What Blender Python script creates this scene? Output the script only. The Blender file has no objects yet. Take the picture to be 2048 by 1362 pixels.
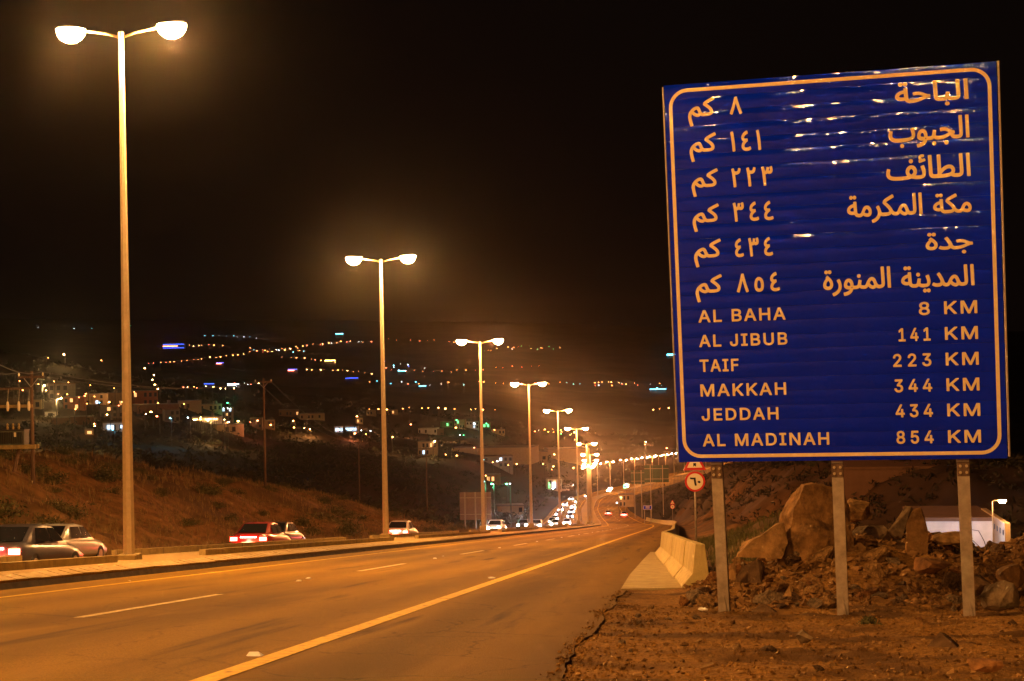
import bpy, bmesh, math, random
import numpy as np
from mathutils import Vector, Matrix, Euler
random.seed(7); rng = np.random.RandomState(7)
SC = bpy.context.scene
COL = SC.collection
R = math.radians

# ------------------------------------------------------------------ camera
YAW, PITCH, ROLL, FPX = R(6.24), R(1.13), R(1.17), 3000.0
FW = Vector((-math.sin(YAW)*math.cos(PITCH), math.cos(YAW)*math.cos(PITCH), math.sin(PITCH)))
RT0 = Vector((math.cos(YAW), math.sin(YAW), 0)); UP0 = RT0.cross(FW)
RT = RT0*math.cos(ROLL) - UP0*math.sin(ROLL); UP = RT0*math.sin(ROLL) + UP0*math.cos(ROLL)
cam = bpy.data.cameras.new('camera'); co = bpy.data.objects.new('camera', cam); COL.objects.link(co)
cam.sensor_width = 36.0; cam.lens = 36.0*FPX/2048.0; cam.clip_start = 0.1; cam.clip_end = 12000
M = Matrix((RT, UP, -FW)).transposed().to_4x4(); co.matrix_world = M
SC.camera = co

# ------------------------------------------------------------------ night sky, exposure
w = bpy.data.worlds.new('World'); SC.world = w; w.use_nodes = True
bg = w.node_tree.nodes['Background']; bg.inputs[0].default_value = (0.0026, 0.0014, 0.0010, 1); bg.inputs[1].default_value = 1.0
SC.view_settings.view_transform = 'Standard'; SC.view_settings.look = 'None'
SC.view_settings.exposure = 0.0; SC.view_settings.gamma = 1.0; SC.view_settings.use_curve_mapping = False
SC.cycles.use_denoising = True; SC.cycles.max_bounces = 5; SC.cycles.diffuse_bounces = 2; SC.cycles.glossy_bounces = 2
SC.cycles.volume_bounces = 0; SC.cycles.sample_clamp_indirect = 3.0; SC.cycles.caustics_reflective = False; SC.cycles.caustics_refractive = False
SODIUM = (1.0, 0.42, 0.115)
LAMP_W = 8800.0

# ------------------------------------------------------------------ pixel rays (2048 px photo) to world points
def ray(x, y): return FW + RT*((x-1024.0)/FPX) - UP*((y-681.0)/FPX)
def at(x, y, Y):
    d = ray(x, y); return d*(Y/d.y)

# ------------------------------------------------------------------ noise
def _h(i, j, s):
    n = (i*374761393 + j*668265263 + s*1442695041) & 0xffffffff
    n = ((n ^ (n >> 13))*1274126177) & 0xffffffff
    return ((n ^ (n >> 16)) & 0xffff)/65535.0
def vnoise(x, y, s=0):
    x = np.asarray(x, float); y = np.asarray(y, float)
    xi = np.floor(x).astype(np.int64); yi = np.floor(y).astype(np.int64)
    fx = x-xi; fy = y-yi; fx = fx*fx*(3-2*fx); fy = fy*fy*(3-2*fy)
    a = _h(xi, yi, s); b = _h(xi+1, yi, s); c = _h(xi, yi+1, s); d = _h(xi+1, yi+1, s)
    return (a*(1-fx)+b*fx)*(1-fy)+(c*(1-fx)+d*fx)*fy-0.5
def fbm(x, y, s=0, o=4):
    t = 0; a = 1.0
    for k in range(o):
        t = t + a*vnoise(x*2**k, y*2**k, s+k*17); a *= 0.5
    return t
def ss(a, b, x):
    t = np.clip((np.asarray(x, float)-a)/(b-a), 0, 1); return t*t*(3-2*t)
def smooth_interp(x, xs, ys):
    xs = np.array(xs, float); ys = np.array(ys, float); m = np.gradient(ys, xs)
    x = np.asarray(x, float); xc = np.clip(x, xs[0], xs[-1]); i = np.clip(np.searchsorted(xs, xc)-1, 0, len(xs)-2)
    h = xs[i+1]-xs[i]; t = (xc-xs[i])/h
    r = (2*t**3-3*t**2+1)*ys[i]+(t**3-2*t**2+t)*h*m[i]+(-2*t**3+3*t**2)*ys[i+1]+(t**3-t**2)*h*m[i+1]
    return r

# ------------------------------------------------------------------ road path and terrain
PY = [-300, 0, 100, 170, 230, 300, 400, 500, 590, 650, 716, 850, 1000, 1300]
PX = [-13.5, -13.5, -13.5, -13.5, -14.2, -17.5, -24, -30, -31.5, -24.5, -17, -4, 25, 80]
PZ = [28.87, -1.13, -11.13, -18.13, -24.1, -31.0, -39.2, -46.0, -50.5, -53.0, -56.0, -62.0, -66.0, -70.0]
def mx(Y): return smooth_interp(Y, PY, PX)
def mz(Y):
    Y = np.asarray(Y, float)
    return np.where(Y < 180, -1.13-0.1*Y, smooth_interp(Y, PY, PZ))
COLS = [0, 300, 600, 900, 1200, 1350, 1700, 2048]
TAB = [
 [(120,1000),(200,960),(350,890),(500,830),(650,775),(800,706),(1000,735),(1500,732),(2200,715),(3200,690),(4500,658),(5600,640)],
 [(120,1010),(200,975),(350,905),(500,850),(650,800),(800,764),(1000,776),(1500,764),(2200,735),(3200,700),(4500,662),(5600,642)],
 [(120,1030),(200,1000),(350,950),(500,905),(650,878),(800,855),(1000,830),(1300,806),(1600,768),(1800,785),(2200,768),(2700,735),(3300,700),(4500,662),(5600,642)],
 [(120,1050),(200,1010),(350,975),(500,940),(650,910),(800,880),(1000,850),(1300,822),(1700,780),(2200,770),(3200,715),(4500,668),(5600,645)],
 [(120,1060),(200,1030),(350,1000),(500,986),(650,968),(800,945),(1000,900),(1500,840),(2200,780),(3200,722),(4500,672),(5600,650)],
 [(120,1060),(200,1030),(350,990),(500,970),(650,955),(800,940),(1000,905),(1500,850),(2200,790),(3200,730),(4500,682),(5600,656)],
 [(120,1010),(200,985),(350,955),(500,935),(800,890),(1500,835),(2200,790),(3200,745),(4500,690),(5600,662)],
 [(120,1005),(200,980),(350,950),(500,930),(800,890),(1500,835),(2200,790),(3200,745),(4500,690),(5600,662)]]
DL = np.exp(np.linspace(math.log(100), math.log(5600), 90))
GRID = np.array([np.interp(np.log(DL), np.log([a for a, b in t]), [b for a, b in t]) for t in TAB])
def far_z(X, Y):
    D = np.maximum(X*FW.x+Y*FW.y, 100.0); Xc = X*RT0.x+Y*RT0.y
    px = np.clip(1024+FPX*Xc/D, 0, 2048); ld = (np.log(np.clip(D, 100, 5600))-math.log(100))/(math.log(5600)-math.log(100))*89
    i = np.clip(ld.astype(int), 0, 88); t = ld-i
    ci = np.clip(np.searchsorted(COLS, px, side='right')-1, 0, len(COLS)-2); c0 = np.array(COLS)[ci]; c1 = np.array(COLS)[ci+1]
    s = (px-c0)/(c1-c0); s = s*s*(3-2*s)
    yy = (GRID[ci, i]*(1-t)+GRID[ci, i+1]*t)*(1-s)+(GRID[ci+1, i]*(1-t)+GRID[ci+1, i+1]*t)*s
    hz = 741-0.0204*(px-1024)
    return -(yy-hz)/FPX*D + fbm(X/90, Y/90, 3)*np.clip((D-200)/800, 0, 1)*9
HX = [-0.6, 0.41, 0.83, 1.66, 2.9, 4.2, 4.6, 5.3, 5.8, 9]; HH = [0, 0.08, 0.3, 0.5, 0.95, 0.72, 0.5, 0.6, 0.9, 1.0]
def heap(X, Y):
    h = np.interp(X-(Y-25)*0.17, HX, HH)
    return h*ss(20.0, 25.2, Y)*(1-ss(27.5, 32, Y))
def T(X, Y):
    X = np.asarray(X, float); Y = np.asarray(Y, float)
    u = X-mx(Y); zr = mz(Y)
    # bank left of the far carriageway
    crest = np.interp(Y, [-50, 120, 158, 185, 216, 238], [6.8, 6.8, 6.4, 5.6, 2.4, 0])
    bank = crest*ss(-27, -50, X)*(1-ss(-52, -95, X)*1.0)
    bank = bank+ss(-26.5, -30, X)*(fbm(X/5, Y/5, 11)*1.3+fbm(X/1.3, Y/1.3, 5)*0.25)*np.clip(crest/3, 0, 1)
    loc = zr-0.35*ss(-1.5, -3, u)+bank
    # cut slope right of the road
    top = np.maximum(-0.068*Y-zr, 0)
    cut = top*ss(14.6, 26, u-ss(150, 60, Y)*25+fbm(Y/9, X/9, 8)*3)*ss(62, 120, Y)*(1-ss(300, 360, Y))
    cut = cut+ss(14, 17, u)*ss(30, 50, Y)*(fbm(X/6, Y/6, 21)*1.2+0.45)*(1-ss(3.5, 6, X))*ss(330, 200, Y) + ss(3.5, 7, X)*ss(28, 45, Y)*(1-ss(75, 110, Y))*(-0.9)
    cut = cut*(1+0.22*fbm(X/4.0, Y/7.0, 77))+fbm(X/2.2, Y/2.2, 78)*0.5*ss(16, 20, u)*ss(70, 110, Y)*(1-ss(300, 360, Y))
    loc = loc+cut+heap(X, Y)-0.05*ss(12.6, 13.2, u)
    loc = loc+np.where((u > 13.5) & (Y < 60), fbm(X/1.2, Y/1.2, 2)*0.07, 0)
    wf = ss(110, 240, Y-np.clip(-(X+60), 0, 200)*0.5)
    wl = np.where(u < 0, ss(14, 60, -u)*wf, ss(17, 60, u)*ss(300, 400, Y))
    wl = np.where(Y > 900, np.maximum(wl, ss(900, 1150, Y)*ss(6, 20, np.abs(u))), wl)
    wl = np.where(Y > 1150, 1.0, wl)
    z = loc*(1-wl)+far_z(X, Y)*wl
    return z-0.14*(u > -15)*(u < 12.4)*(Y < 1200)

DS = np.concatenate([np.arange(60, 300, 1.0), np.exp(np.linspace(math.log(300), math.log(5500), 900))])
def hit(x, y, lift=0.0, dmin=60, dmax=5500):
    """the point on the terrain (or lift above it) seen at a pixel"""
    d = ray(x, y); d = d/d.dot(FW); ds = DS[(DS >= dmin) & (DS <= dmax)]
    X = ds*d.x; Y = ds*d.y; z = T(X, Y)+lift-ds*d.z
    k = np.argmax(z >= 0) if (z >= 0).any() else int(np.argmax(z))
    return Vector((X[k], Y[k], T(X[k:k+1], Y[k:k+1])[0])), ds[k]

# ------------------------------------------------------------------ object helpers
def tag(o, label=None, cat=None, group=None, kind=None):
    if label: o['label'] = label
    if cat: o['category'] = cat
    if group: o['group'] = group
    if kind: o['kind'] = kind
    return o
def empty(name, loc, rz=0.0, label=None, cat=None, group=None):
    o = bpy.data.objects.new(name, None); COL.objects.link(o); o.location = loc; o.rotation_euler = (0, 0, rz)
    o.empty_display_size = 0.2
    return tag(o, label, cat, group)
def link(name, me, parent=None, loc=None):
    o = bpy.data.objects.new(name, me); COL.objects.link(o)
    if parent: o.parent = parent
    if loc is not None: o.location = loc
    return o
def mesh(name, V, F, m=None, smooth=False):
    me = bpy.data.meshes.new(name); me.from_pydata([tuple(v) for v in V], [], F)
    if m: me.materials.append(m)
    if smooth: me.shade_smooth()
    me.update(); return me
class MB:
    """collects simple shapes into one mesh"""
    def __init__(s): s.V = []; s.F = []
    def add(s, V, F):
        n = len(s.V); s.V += [tuple(v) for v in V]; s.F += [tuple(i+n for i in f) for f in F]; return s
    def box(s, x0, x1, y0, y1, z0, z1):
        return s.add([(x0,y0,z0),(x1,y0,z0),(x1,y1,z0),(x0,y1,z0),(x0,y0,z1),(x1,y0,z1),(x1,y1,z1),(x0,y1,z1)],
                     [(0,3,2,1),(4,5,6,7),(0,1,5,4),(1,2,6,5),(2,3,7,6),(3,0,4,7)])
    def tube(s, pts, rad, n=8, cap=True):
        pts = [Vector(p) for p in pts]; rr = rad if isinstance(rad, (list, tuple)) else [rad]*len(pts)
        V = []; F = []; t0 = (pts[1]-pts[0]).normalized(); a = t0.orthogonal().normalized()
        for i, p in enumerate(pts):
            t = (pts[min(i+1, len(pts)-1)]-pts[max(i-1, 0)]).normalized(); a = (a-t*a.dot(t)).normalized(); b = t.cross(a)
            for k in range(n):
                q = 2*math.pi*k/n; V.append(p+(a*math.cos(q)+b*math.sin(q))*rr[i])
        for i in range(len(pts)-1):
            for k in range(n): F.append((i*n+k, i*n+(k+1)%n, (i+1)*n+(k+1)%n, (i+1)*n+k))
        if cap: F.append(tuple(range(n))[::-1]); F.append(tuple((len(pts)-1)*n+k for k in range(n)))
        return s.add(V, F)
    def prism(s, poly, y0, y1):   # poly in (x, z), extruded along y
        n = len(poly); V = [(x, y0, z) for x, z in poly]+[(x, y1, z) for x, z in poly]
        return s.add(V, [tuple(range(n)), tuple(range(2*n-1, n-1, -1))]+[(i, i+n, (i+1)%n+n, (i+1)%n) for i in range(n)])
    def build(s, name, m, parent=None, loc=None, smooth=False):
        return link(name, mesh(name, s.V, s.F, m, smooth), parent, loc)
def bevel(o, wd, seg=2):
    b = o.modifiers.new('b', 'BEVEL'); b.width = wd; b.segments = seg; b.limit_method = 'ANGLE'; return o
def copy_tree(o, parent=None):
    c = o.copy(); COL.objects.link(c); c.parent = parent
    for ch in list(o.children): copy_tree(ch, c)
    return c

# ------------------------------------------------------------------ materials
def mat(name, col, rough=0.8, spec=0.3, metal=0.0, var=0.0, vscale=5.0, bump=0.0, bscale=20.0, col2=None, coord='Object', stretch=None, coat=0.0, detail=6):
    m = bpy.data.materials.new(name); m.use_nodes = True; N = m.node_tree.nodes; L = m.node_tree.links
    b = N['Principled BSDF']; b.inputs['Base Color'].default_value = (*col, 1); b.inputs['Roughness'].default_value = rough
    b.inputs['Specular IOR Level'].default_value = spec; b.inputs['Metallic'].default_value = metal
    if coat: b.inputs['Coat Weight'].default_value = coat; b.inputs['Coat Roughness'].default_value = 0.03
    tc = N.new('ShaderNodeTexCoord'); mp = N.new('ShaderNodeMapping'); L.new(tc.outputs[coord], mp.inputs[0])
    if stretch: mp.inputs['Scale'].default_value = stretch
    if var or col2:
        n = N.new('ShaderNodeTexNoise'); n.inputs['Scale'].default_value = vscale; n.inputs['Detail'].default_value = detail; n.inputs['Roughness'].default_value = 0.65
        L.new(mp.outputs[0], n.inputs['Vector'])
        r = N.new('ShaderNodeValToRGB'); L.new(n.outputs['Fac'], r.inputs[0])
        c2 = col2 or tuple(min(1, c*(1+var)) for c in col); c1 = col if col2 else tuple(c*(1-var) for c in col)
        r.color_ramp.elements[0].position = 0.34; r.color_ramp.elements[1].position = 0.66
        r.color_ramp.elements[0].color = (*c1, 1); r.color_ramp.elements[1].color = (*c2, 1)
        L.new(r.outputs[0], b.inputs['Base Color'])
    if bump:
        n2 = N.new('ShaderNodeTexNoise'); n2.inputs['Scale'].default_value = bscale; n2.inputs['Detail'].default_value = 8
        L.new(mp.outputs[0], n2.inputs['Vector']); bp = N.new('ShaderNodeBump'); bp.inputs['Strength'].default_value = bump; bp.inputs['Distance'].default_value = 0.05
        L.new(n2.outputs['Fac'], bp.inputs['Height']); L.new(bp.outputs[0], b.inputs['Normal'])
    return m
def emit(name, col, s):
    m = bpy.data.materials.new(name); m.use_nodes = True; b = m.node_tree.nodes['Principled BSDF']
    b.inputs['Base Color'].default_value = (0.8, 0.8, 0.8, 1); b.inputs['Emission Color'].default_value = (*col, 1); b.inputs['Emission Strength'].default_value = s
    try: m.cycles.emission_sampling = 'NONE'
    except Exception: pass
    return m
def mixin(m, scale, c, lo, hi, coord='Object', stretch=None, detail=3):
    """a second large-scale patchy tint over the base colour"""
    N = m.node_tree.nodes; L = m.node_tree.links; b = N['Principled BSDF']; s = b.inputs['Base Color']
    tc = N.new('ShaderNodeTexCoord'); mp = N.new('ShaderNodeMapping'); L.new(tc.outputs[coord], mp.inputs[0])
    if stretch: mp.inputs['Scale'].default_value = stretch
    n = N.new('ShaderNodeTexNoise'); n.inputs['Scale'].default_value = scale; n.inputs['Detail'].default_value = detail; L.new(mp.outputs[0], n.inputs['Vector'])
    r = N.new('ShaderNodeMapRange'); r.inputs[1].default_value = lo; r.inputs[2].default_value = hi; L.new(n.outputs['Fac'], r.inputs[0])
    x = N.new('ShaderNodeMix'); x.data_type = 'RGBA'; x.inputs[7].default_value = (*c, 1); L.new(r.outputs[0], x.inputs[0])
    if s.is_linked: L.new(s.links[0].from_socket, x.inputs[6])
    else: x.inputs[6].default_value = s.default_value
    L.new(x.outputs[2], s); return m

m_asph = mat('asphalt', (0.235, 0.135, 0.012), 0.75, 0.05, var=0.36, vscale=55, bump=0.5, bscale=90, detail=8)
mixin(m_asph, 0.35, (0.16, 0.090, 0.008), 0.46, 0.66, stretch=(1, 0.12, 1))
mixin(m_asph, 1.6, (0.28, 0.162, 0.018), 0.55, 0.75, stretch=(1, 0.05, 1))
mixin(m_asph, 1.0, (0.10, 0.058, 0.008), 0.60, 0.72, stretch=(2.2, 0.10, 1), detail=6)
def wear_falloff(m):
    N = m.node_tree.nodes; L = m.node_tree.links; b = N['Principled BSDF']
    g = N.new('ShaderNodeNewGeometry'); sp = N.new('ShaderNodeSeparateXYZ'); L.new(g.outputs['Position'], sp.inputs[0])
    # polished wheel tracks, two to a lane, and an oil-darkened stripe between them
    a = N.new('ShaderNodeMath'); a.operation = 'MULTIPLY_ADD'; L.new(sp.outputs['X'], a.inputs[0]); a.inputs[1].default_value = 2*math.pi/1.72; a.inputs[2].default_value = 1.1
    c = N.new('ShaderNodeMath'); c.operation = 'SINE'; L.new(a.outputs[0], c.inputs[0])
    mp = N.new('ShaderNodeMapping'); mp.inputs['Scale'].default_value = (.5, .04, 1); L.new(g.outputs['Position'], mp.inputs[0])
    n = N.new('ShaderNodeTexNoise'); n.inputs['Scale'].default_value = 1.0; L.new(mp.outputs[0], n.inputs['Vector'])
    mu = N.new('ShaderNodeMath'); mu.operation = 'MULTIPLY'; L.new(c.outputs[0], mu.inputs[0]); L.new(n.outputs['Fac'], mu.inputs[1])
    # shoulder right of the thick line: darker asphalt plus lamp falloff painted in
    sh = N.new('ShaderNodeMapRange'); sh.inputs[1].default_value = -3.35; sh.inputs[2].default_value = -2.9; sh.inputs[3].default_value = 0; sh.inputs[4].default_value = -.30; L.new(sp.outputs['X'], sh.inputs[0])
    vo = N.new('ShaderNodeTexVoronoi'); vo.feature = 'DISTANCE_TO_EDGE'; vo.inputs['Scale'].default_value = .55
    ds = N.new('ShaderNodeTexNoise'); ds.inputs['Scale'].default_value = 2.5; ds.inputs['Detail'].default_value = 6; L.new(g.outputs['Position'], ds.inputs['Vector'])
    va = N.new('ShaderNodeVectorMath'); va.operation = 'MULTIPLY_ADD'; L.new(ds.outputs['Color'], va.inputs[0]); va.inputs[1].default_value = (.6, .6, 0); L.new(g.outputs['Position'], va.inputs[2]); L.new(va.outputs[0], vo.inputs['Vector'])
    cr = N.new('ShaderNodeMapRange'); cr.inputs[1].default_value = 0.0; cr.inputs[2].default_value = .012; cr.inputs[3].default_value = -.28; cr.inputs[4].default_value = 0; L.new(vo.outputs['Distance'], cr.inputs[0])
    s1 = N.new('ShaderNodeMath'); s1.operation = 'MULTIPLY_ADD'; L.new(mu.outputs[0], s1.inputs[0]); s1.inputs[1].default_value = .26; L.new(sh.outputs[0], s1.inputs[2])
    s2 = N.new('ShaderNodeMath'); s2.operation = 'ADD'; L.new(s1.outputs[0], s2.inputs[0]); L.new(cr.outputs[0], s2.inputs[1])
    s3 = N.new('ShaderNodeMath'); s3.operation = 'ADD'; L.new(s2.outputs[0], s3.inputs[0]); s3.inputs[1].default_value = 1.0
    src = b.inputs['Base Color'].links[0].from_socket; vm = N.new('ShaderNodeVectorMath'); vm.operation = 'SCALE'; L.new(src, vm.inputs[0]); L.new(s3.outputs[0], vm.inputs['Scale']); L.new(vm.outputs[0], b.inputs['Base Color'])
wear_falloff(m_asph)
m_yel = mat('yellow road paint', (0.72, 0.46, 0.03), 0.7, 0.06, var=0.22, vscale=18)
m_wht = mat('worn white road paint', (0.66, 0.52, 0.22), 0.7, 0.06, var=0.25, vscale=14)
mixin(m_yel, 9, (0.24, 0.14, 0.014), 0.54, 0.70, detail=8); mixin(m_wht, 9, (0.24, 0.14, 0.02), 0.54, 0.70, detail=8)
m_conc = mat('concrete', (0.36, 0.29, 0.12), 0.9, var=0.22, vscale=3, bump=0.2, bscale=25)
mixin(m_conc, 5, (0.22, 0.17, 0.10), 0.56, 0.74, stretch=(1, 1, 0.25))
m_barr = mat('cast concrete', (0.50, 0.42, 0.16), 0.85, var=0.12, vscale=6, bump=0.15, bscale=30)
mixin(m_barr, 3.0, (0.26, 0.18, 0.06), 0.50, 0.70, stretch=(2.5, 2.5, 0.3), detail=6); mixin(m_barr, 9.0, (0.15, 0.10, 0.06), 0.62, 0.74, detail=8)
m_kerb = mat('kerb concrete', (0.33, 0.25, 0.10), 0.85, var=0.25, vscale=4, bump=0.2, bscale=25)
m_kface = mat('dark kerb face', (0.07, 0.055, 0.04), 0.9, var=0.4, vscale=3)  # upright kerb face, much darker than the kerb tops
m_sand = mat('sandy fill', (0.32, 0.23, 0.08), 0.95, var=0.2, vscale=6, bump=0.3, bscale=30)
m_soil = mat('stony soil', (0.15, 0.085, 0.030), 0.95, 0.1, var=0.5, vscale=0.8, bump=0.35, bscale=1.6, detail=8)
mixin(m_soil, 0.06, (0.085, 0.055, 0.025), 0.45, 0.60)
def soil_far_dim(m):  # dark scrub tone, also painting lamplight's fade over hills, bank top and distance
    N = m.node_tree.nodes; L = m.node_tree.links; b = N['Principled BSDF']; src = b.inputs['Base Color'].links[0].from_socket
    g = N.new('ShaderNodeNewGeometry'); sp = N.new('ShaderNodeSeparateXYZ'); L.new(g.outputs['Position'], sp.inputs[0])
    def mr(sock, a, c):
        r = N.new('ShaderNodeMapRange'); r.inputs[1].default_value = a; r.inputs[2].default_value = c; L.new(sock, r.inputs[0]); return r.outputs[0]
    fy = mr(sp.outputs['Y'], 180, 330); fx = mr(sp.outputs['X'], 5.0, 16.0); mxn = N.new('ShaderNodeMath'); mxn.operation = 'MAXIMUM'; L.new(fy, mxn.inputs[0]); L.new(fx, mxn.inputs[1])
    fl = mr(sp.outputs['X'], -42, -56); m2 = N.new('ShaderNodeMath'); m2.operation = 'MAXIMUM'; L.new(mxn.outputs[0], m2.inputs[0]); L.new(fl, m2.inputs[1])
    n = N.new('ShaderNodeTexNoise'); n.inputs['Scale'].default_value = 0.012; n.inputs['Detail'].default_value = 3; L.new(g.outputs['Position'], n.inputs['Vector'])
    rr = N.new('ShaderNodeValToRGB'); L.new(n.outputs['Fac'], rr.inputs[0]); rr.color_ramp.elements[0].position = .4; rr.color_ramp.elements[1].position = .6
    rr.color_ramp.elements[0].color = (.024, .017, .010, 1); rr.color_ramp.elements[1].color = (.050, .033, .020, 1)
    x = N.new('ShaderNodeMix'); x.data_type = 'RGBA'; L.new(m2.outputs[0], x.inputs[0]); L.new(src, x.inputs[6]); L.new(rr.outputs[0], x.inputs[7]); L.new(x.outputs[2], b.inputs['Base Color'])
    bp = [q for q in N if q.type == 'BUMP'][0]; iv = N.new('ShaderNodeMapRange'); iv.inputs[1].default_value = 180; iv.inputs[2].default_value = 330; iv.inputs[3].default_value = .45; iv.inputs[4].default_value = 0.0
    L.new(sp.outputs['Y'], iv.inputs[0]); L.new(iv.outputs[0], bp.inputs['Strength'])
soil_far_dim(m_soil)
m_grav = mat('gravel ground', (0.27, 0.15, 0.038), 0.95, 0.1, var=0.5, vscale=22, bump=0.7, bscale=60, detail=10)
mixin(m_grav, 1.1, (0.12, 0.066, 0.02), 0.45, 0.62)
m_rocks = [mat('rock '+n, c, 0.9, 0.15, var=0.6, vscale=4, bump=0.9, bscale=9, detail=12) for n, c in
           (('brown', (0.20, 0.115, 0.04)), ('tan', (0.26, 0.16, 0.06)), ('dark', (0.11, 0.07, 0.035)), ('grey', (0.17, 0.125, 0.07)), ('rust', (0.21, 0.105, 0.035)))]
m_steel = mat('galvanised steel', (0.36, 0.31, 0.24), 0.5, 0.5, metal=0.35, var=0.22, vscale=9, bump=0.05, bscale=40)
m_pole = mat('galvanised lamp pole', (0.50, 0.42, 0.28), 0.42, 0.5, metal=0.3, var=0.1, vscale=7)
m_wood = mat('weathered timber', (0.13, 0.085, 0.055), 0.85, var=0.35, vscale=6, stretch=(3, 3, 0.3), bump=0.3, bscale=20)
m_dark = mat('dark metal', (0.03, 0.028, 0.026), 0.5, 0.5)
m_house = mat('lamp housing paint', (0.25, 0.22, 0.18), 0.5)
m_glass = mat('dark glass', (0.01, 0.012, 0.015), 0.08, 0.8)
m_tyre = mat('tyre rubber', (0.02, 0.02, 0.02), 0.85)
m_red = mat('red sign border', (0.55, 0.02, 0.015), 0.35, 0.5)
m_wface = mat('white sign face', (0.82, 0.76, 0.55), 0.35, 0.5)
m_black = mat('black print', (0.015, 0.013, 0.012), 0.5)
m_leaf = mat('scrub leaves', (0.075, 0.075, 0.025), 0.8, var=0.5, vscale=2)
m_dry = mat('dry grass', (0.20, 0.14, 0.055), 0.9, var=0.4, vscale=3)
e_sod = emit('sodium lamp glow', (1.0, 0.62, 0.25), 420.0)
e_sod2 = emit('warm sodium lamp glow', (1.0, 0.50, 0.20), 420.0)
e_far = {k: emit('far lamp '+n, c, s) for k, n, c, s in (
    ('o', 'orange', (1.0, 0.32, 0.07), 34), ('r', 'red orange', (1.0, 0.17, 0.07), 28), ('y', 'yellow', (1.0, 0.50, 0.15), 60), ('w', 'white', (0.70, 0.85, 1.0), 20),
    ('c', 'cyan', (0.12, 0.70, 1.0), 20), ('g', 'green', (0.05, 1.0, 0.35), 12), ('b', 'blue', (0.04, 0.10, 1.0), 7))}

# ------------------------------------------------------------------ terrain, one sheet
def axis(parts):
    out = []
    for a, b, n in parts: out += list(np.linspace(a, b, n, endpoint=False))
    return np.array(out+[parts[-1][1]])
us = axis([(-3600, -900, 14), (-900, -300, 16), (-300, -90, 26), (-90, -30, 66), (-30, -11, 26), (-11, 12, 8), (12, 32, 60), (32, 80, 40), (80, 300, 24), (300, 900, 14), (900, 3600, 12)])
ys = axis([(-260, -20, 14), (-20, 12, 10), (12, 40, 84), (40, 130, 110), (130, 300, 110), (300, 700, 90), (700, 1500, 70), (1500, 5700, 80)])
UU, YY = np.meshgrid(us, ys); XX = UU+mx(YY)
ZZ = T(XX, YY)
ZZ = np.where((XX > -0.95-0.1) & (XX < 7.2) & (YY > 7.5) & (YY < 24.0), ZZ-0.16, ZZ)
nx, ny = len(us), len(ys)
import bisect
_us = us.tolist(); _ys = ys.tolist(); _mx = mx(ys).tolist(); _ZZ = ZZ.tolist()
def Tz(x, y):
    j = min(max(bisect.bisect_right(_ys, y)-1, 0), ny-2); ty = (y-_ys[j])/(_ys[j+1]-_ys[j]); u = x-(_mx[j]*(1-ty)+_mx[j+1]*ty)
    i = min(max(bisect.bisect_right(_us, u)-1, 0), nx-2); tx = (u-_us[i])/(_us[i+1]-_us[i])
    return (_ZZ[j][i]*(1-tx)+_ZZ[j][i+1]*tx)*(1-ty)+(_ZZ[j+1][i]*(1-tx)+_ZZ[j+1][i+1]*tx)*ty
idx = np.arange(nx*ny).reshape(ny, nx)
F = np.stack([idx[:-1, :-1], idx[:-1, 1:], idx[1:, 1:], idx[1:, :-1]], -1).reshape(-1, 4).tolist()
me = mesh('terrain', np.stack([XX, YY, ZZ], -1).reshape(-1, 3).tolist(), F, m_soil, True)
terrain = tag(link('terrain', me), 'stony brown hills and valley floor around the road', kind='structure')

# ------------------------------------------------------------------ road sheets along the path
def strip(name, u0, u1, dz, y0, y1, m, step=2.0, parent=None, kind='structure', skirt=0.0, jag=None, dz1=None):
    n = max(1, int((y1-y0)/step)); Ys = np.linspace(y0, y1, n+1); X = mx(Ys); Z = mz(Ys)
    j = jag(Ys) if jag is not None else 0*Ys
    V = []; F = []
    for i in range(n+1):
        V += [(X[i]+u0, Ys[i], Z[i]+dz), (X[i]+u1+j[i], Ys[i], Z[i]+(dz if dz1 is None else dz1))]
        if skirt: V += [(X[i]+u1+j[i]+0.02, Ys[i], Z[i]+dz-skirt)]
    k = 3 if skirt else 2
    for i in range(n):
        F.append((k*i, k*i+1, k*i+k+1, k*i+k))
        if skirt: F.append((k*i+1, k*i+2, k*i+k+2, k*i+k+1))
    o = link(name, mesh(name, V, F, m), parent)
    return tag(o, kind=kind) if parent is None and kind else o
def jag(Ys): return np.where(Ys < 24.5, fbm(Ys*0.6, Ys*0, 4)*0.12+fbm(Ys*7, Ys*0, 9, 3)*0.018, 0)
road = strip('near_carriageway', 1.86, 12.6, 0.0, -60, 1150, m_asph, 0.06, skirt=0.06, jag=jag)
road['label'] = 'asphalt carriageway going downhill away from the viewer'
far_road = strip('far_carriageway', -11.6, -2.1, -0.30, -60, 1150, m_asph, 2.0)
far_road['label'] = 'asphalt carriageway beyond the median'
strip('edge_line', 10.0, 10.2, 0.006, -40, 700, m_yel, 2.0, parent=road)
strip('edge_line', 2.98, 3.10, 0.006, -40, 700, m_yel, 2.0, parent=road)
for k in range(-2, 32):
    y0 = 17.4+k*15.9
    strip('lane_marking', 6.22, 6.36, 0.006, y0, y0+5.6, m_wht, 1.4, parent=road)
strip('edge_line', -3.3, -3.15, -0.294, -40, 700, m_yel, 3.0, parent=far_road)
strip('edge_line', -10.6, -10.45, -0.294, -40, 700, m_yel, 3.0, parent=far_road)
for k in range(0, 30): strip('lane_marking', -6.95, -6.82, -0.294, 20+k*16, 25.5+k*16, m_wht, 2.8, parent=far_road)
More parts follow.
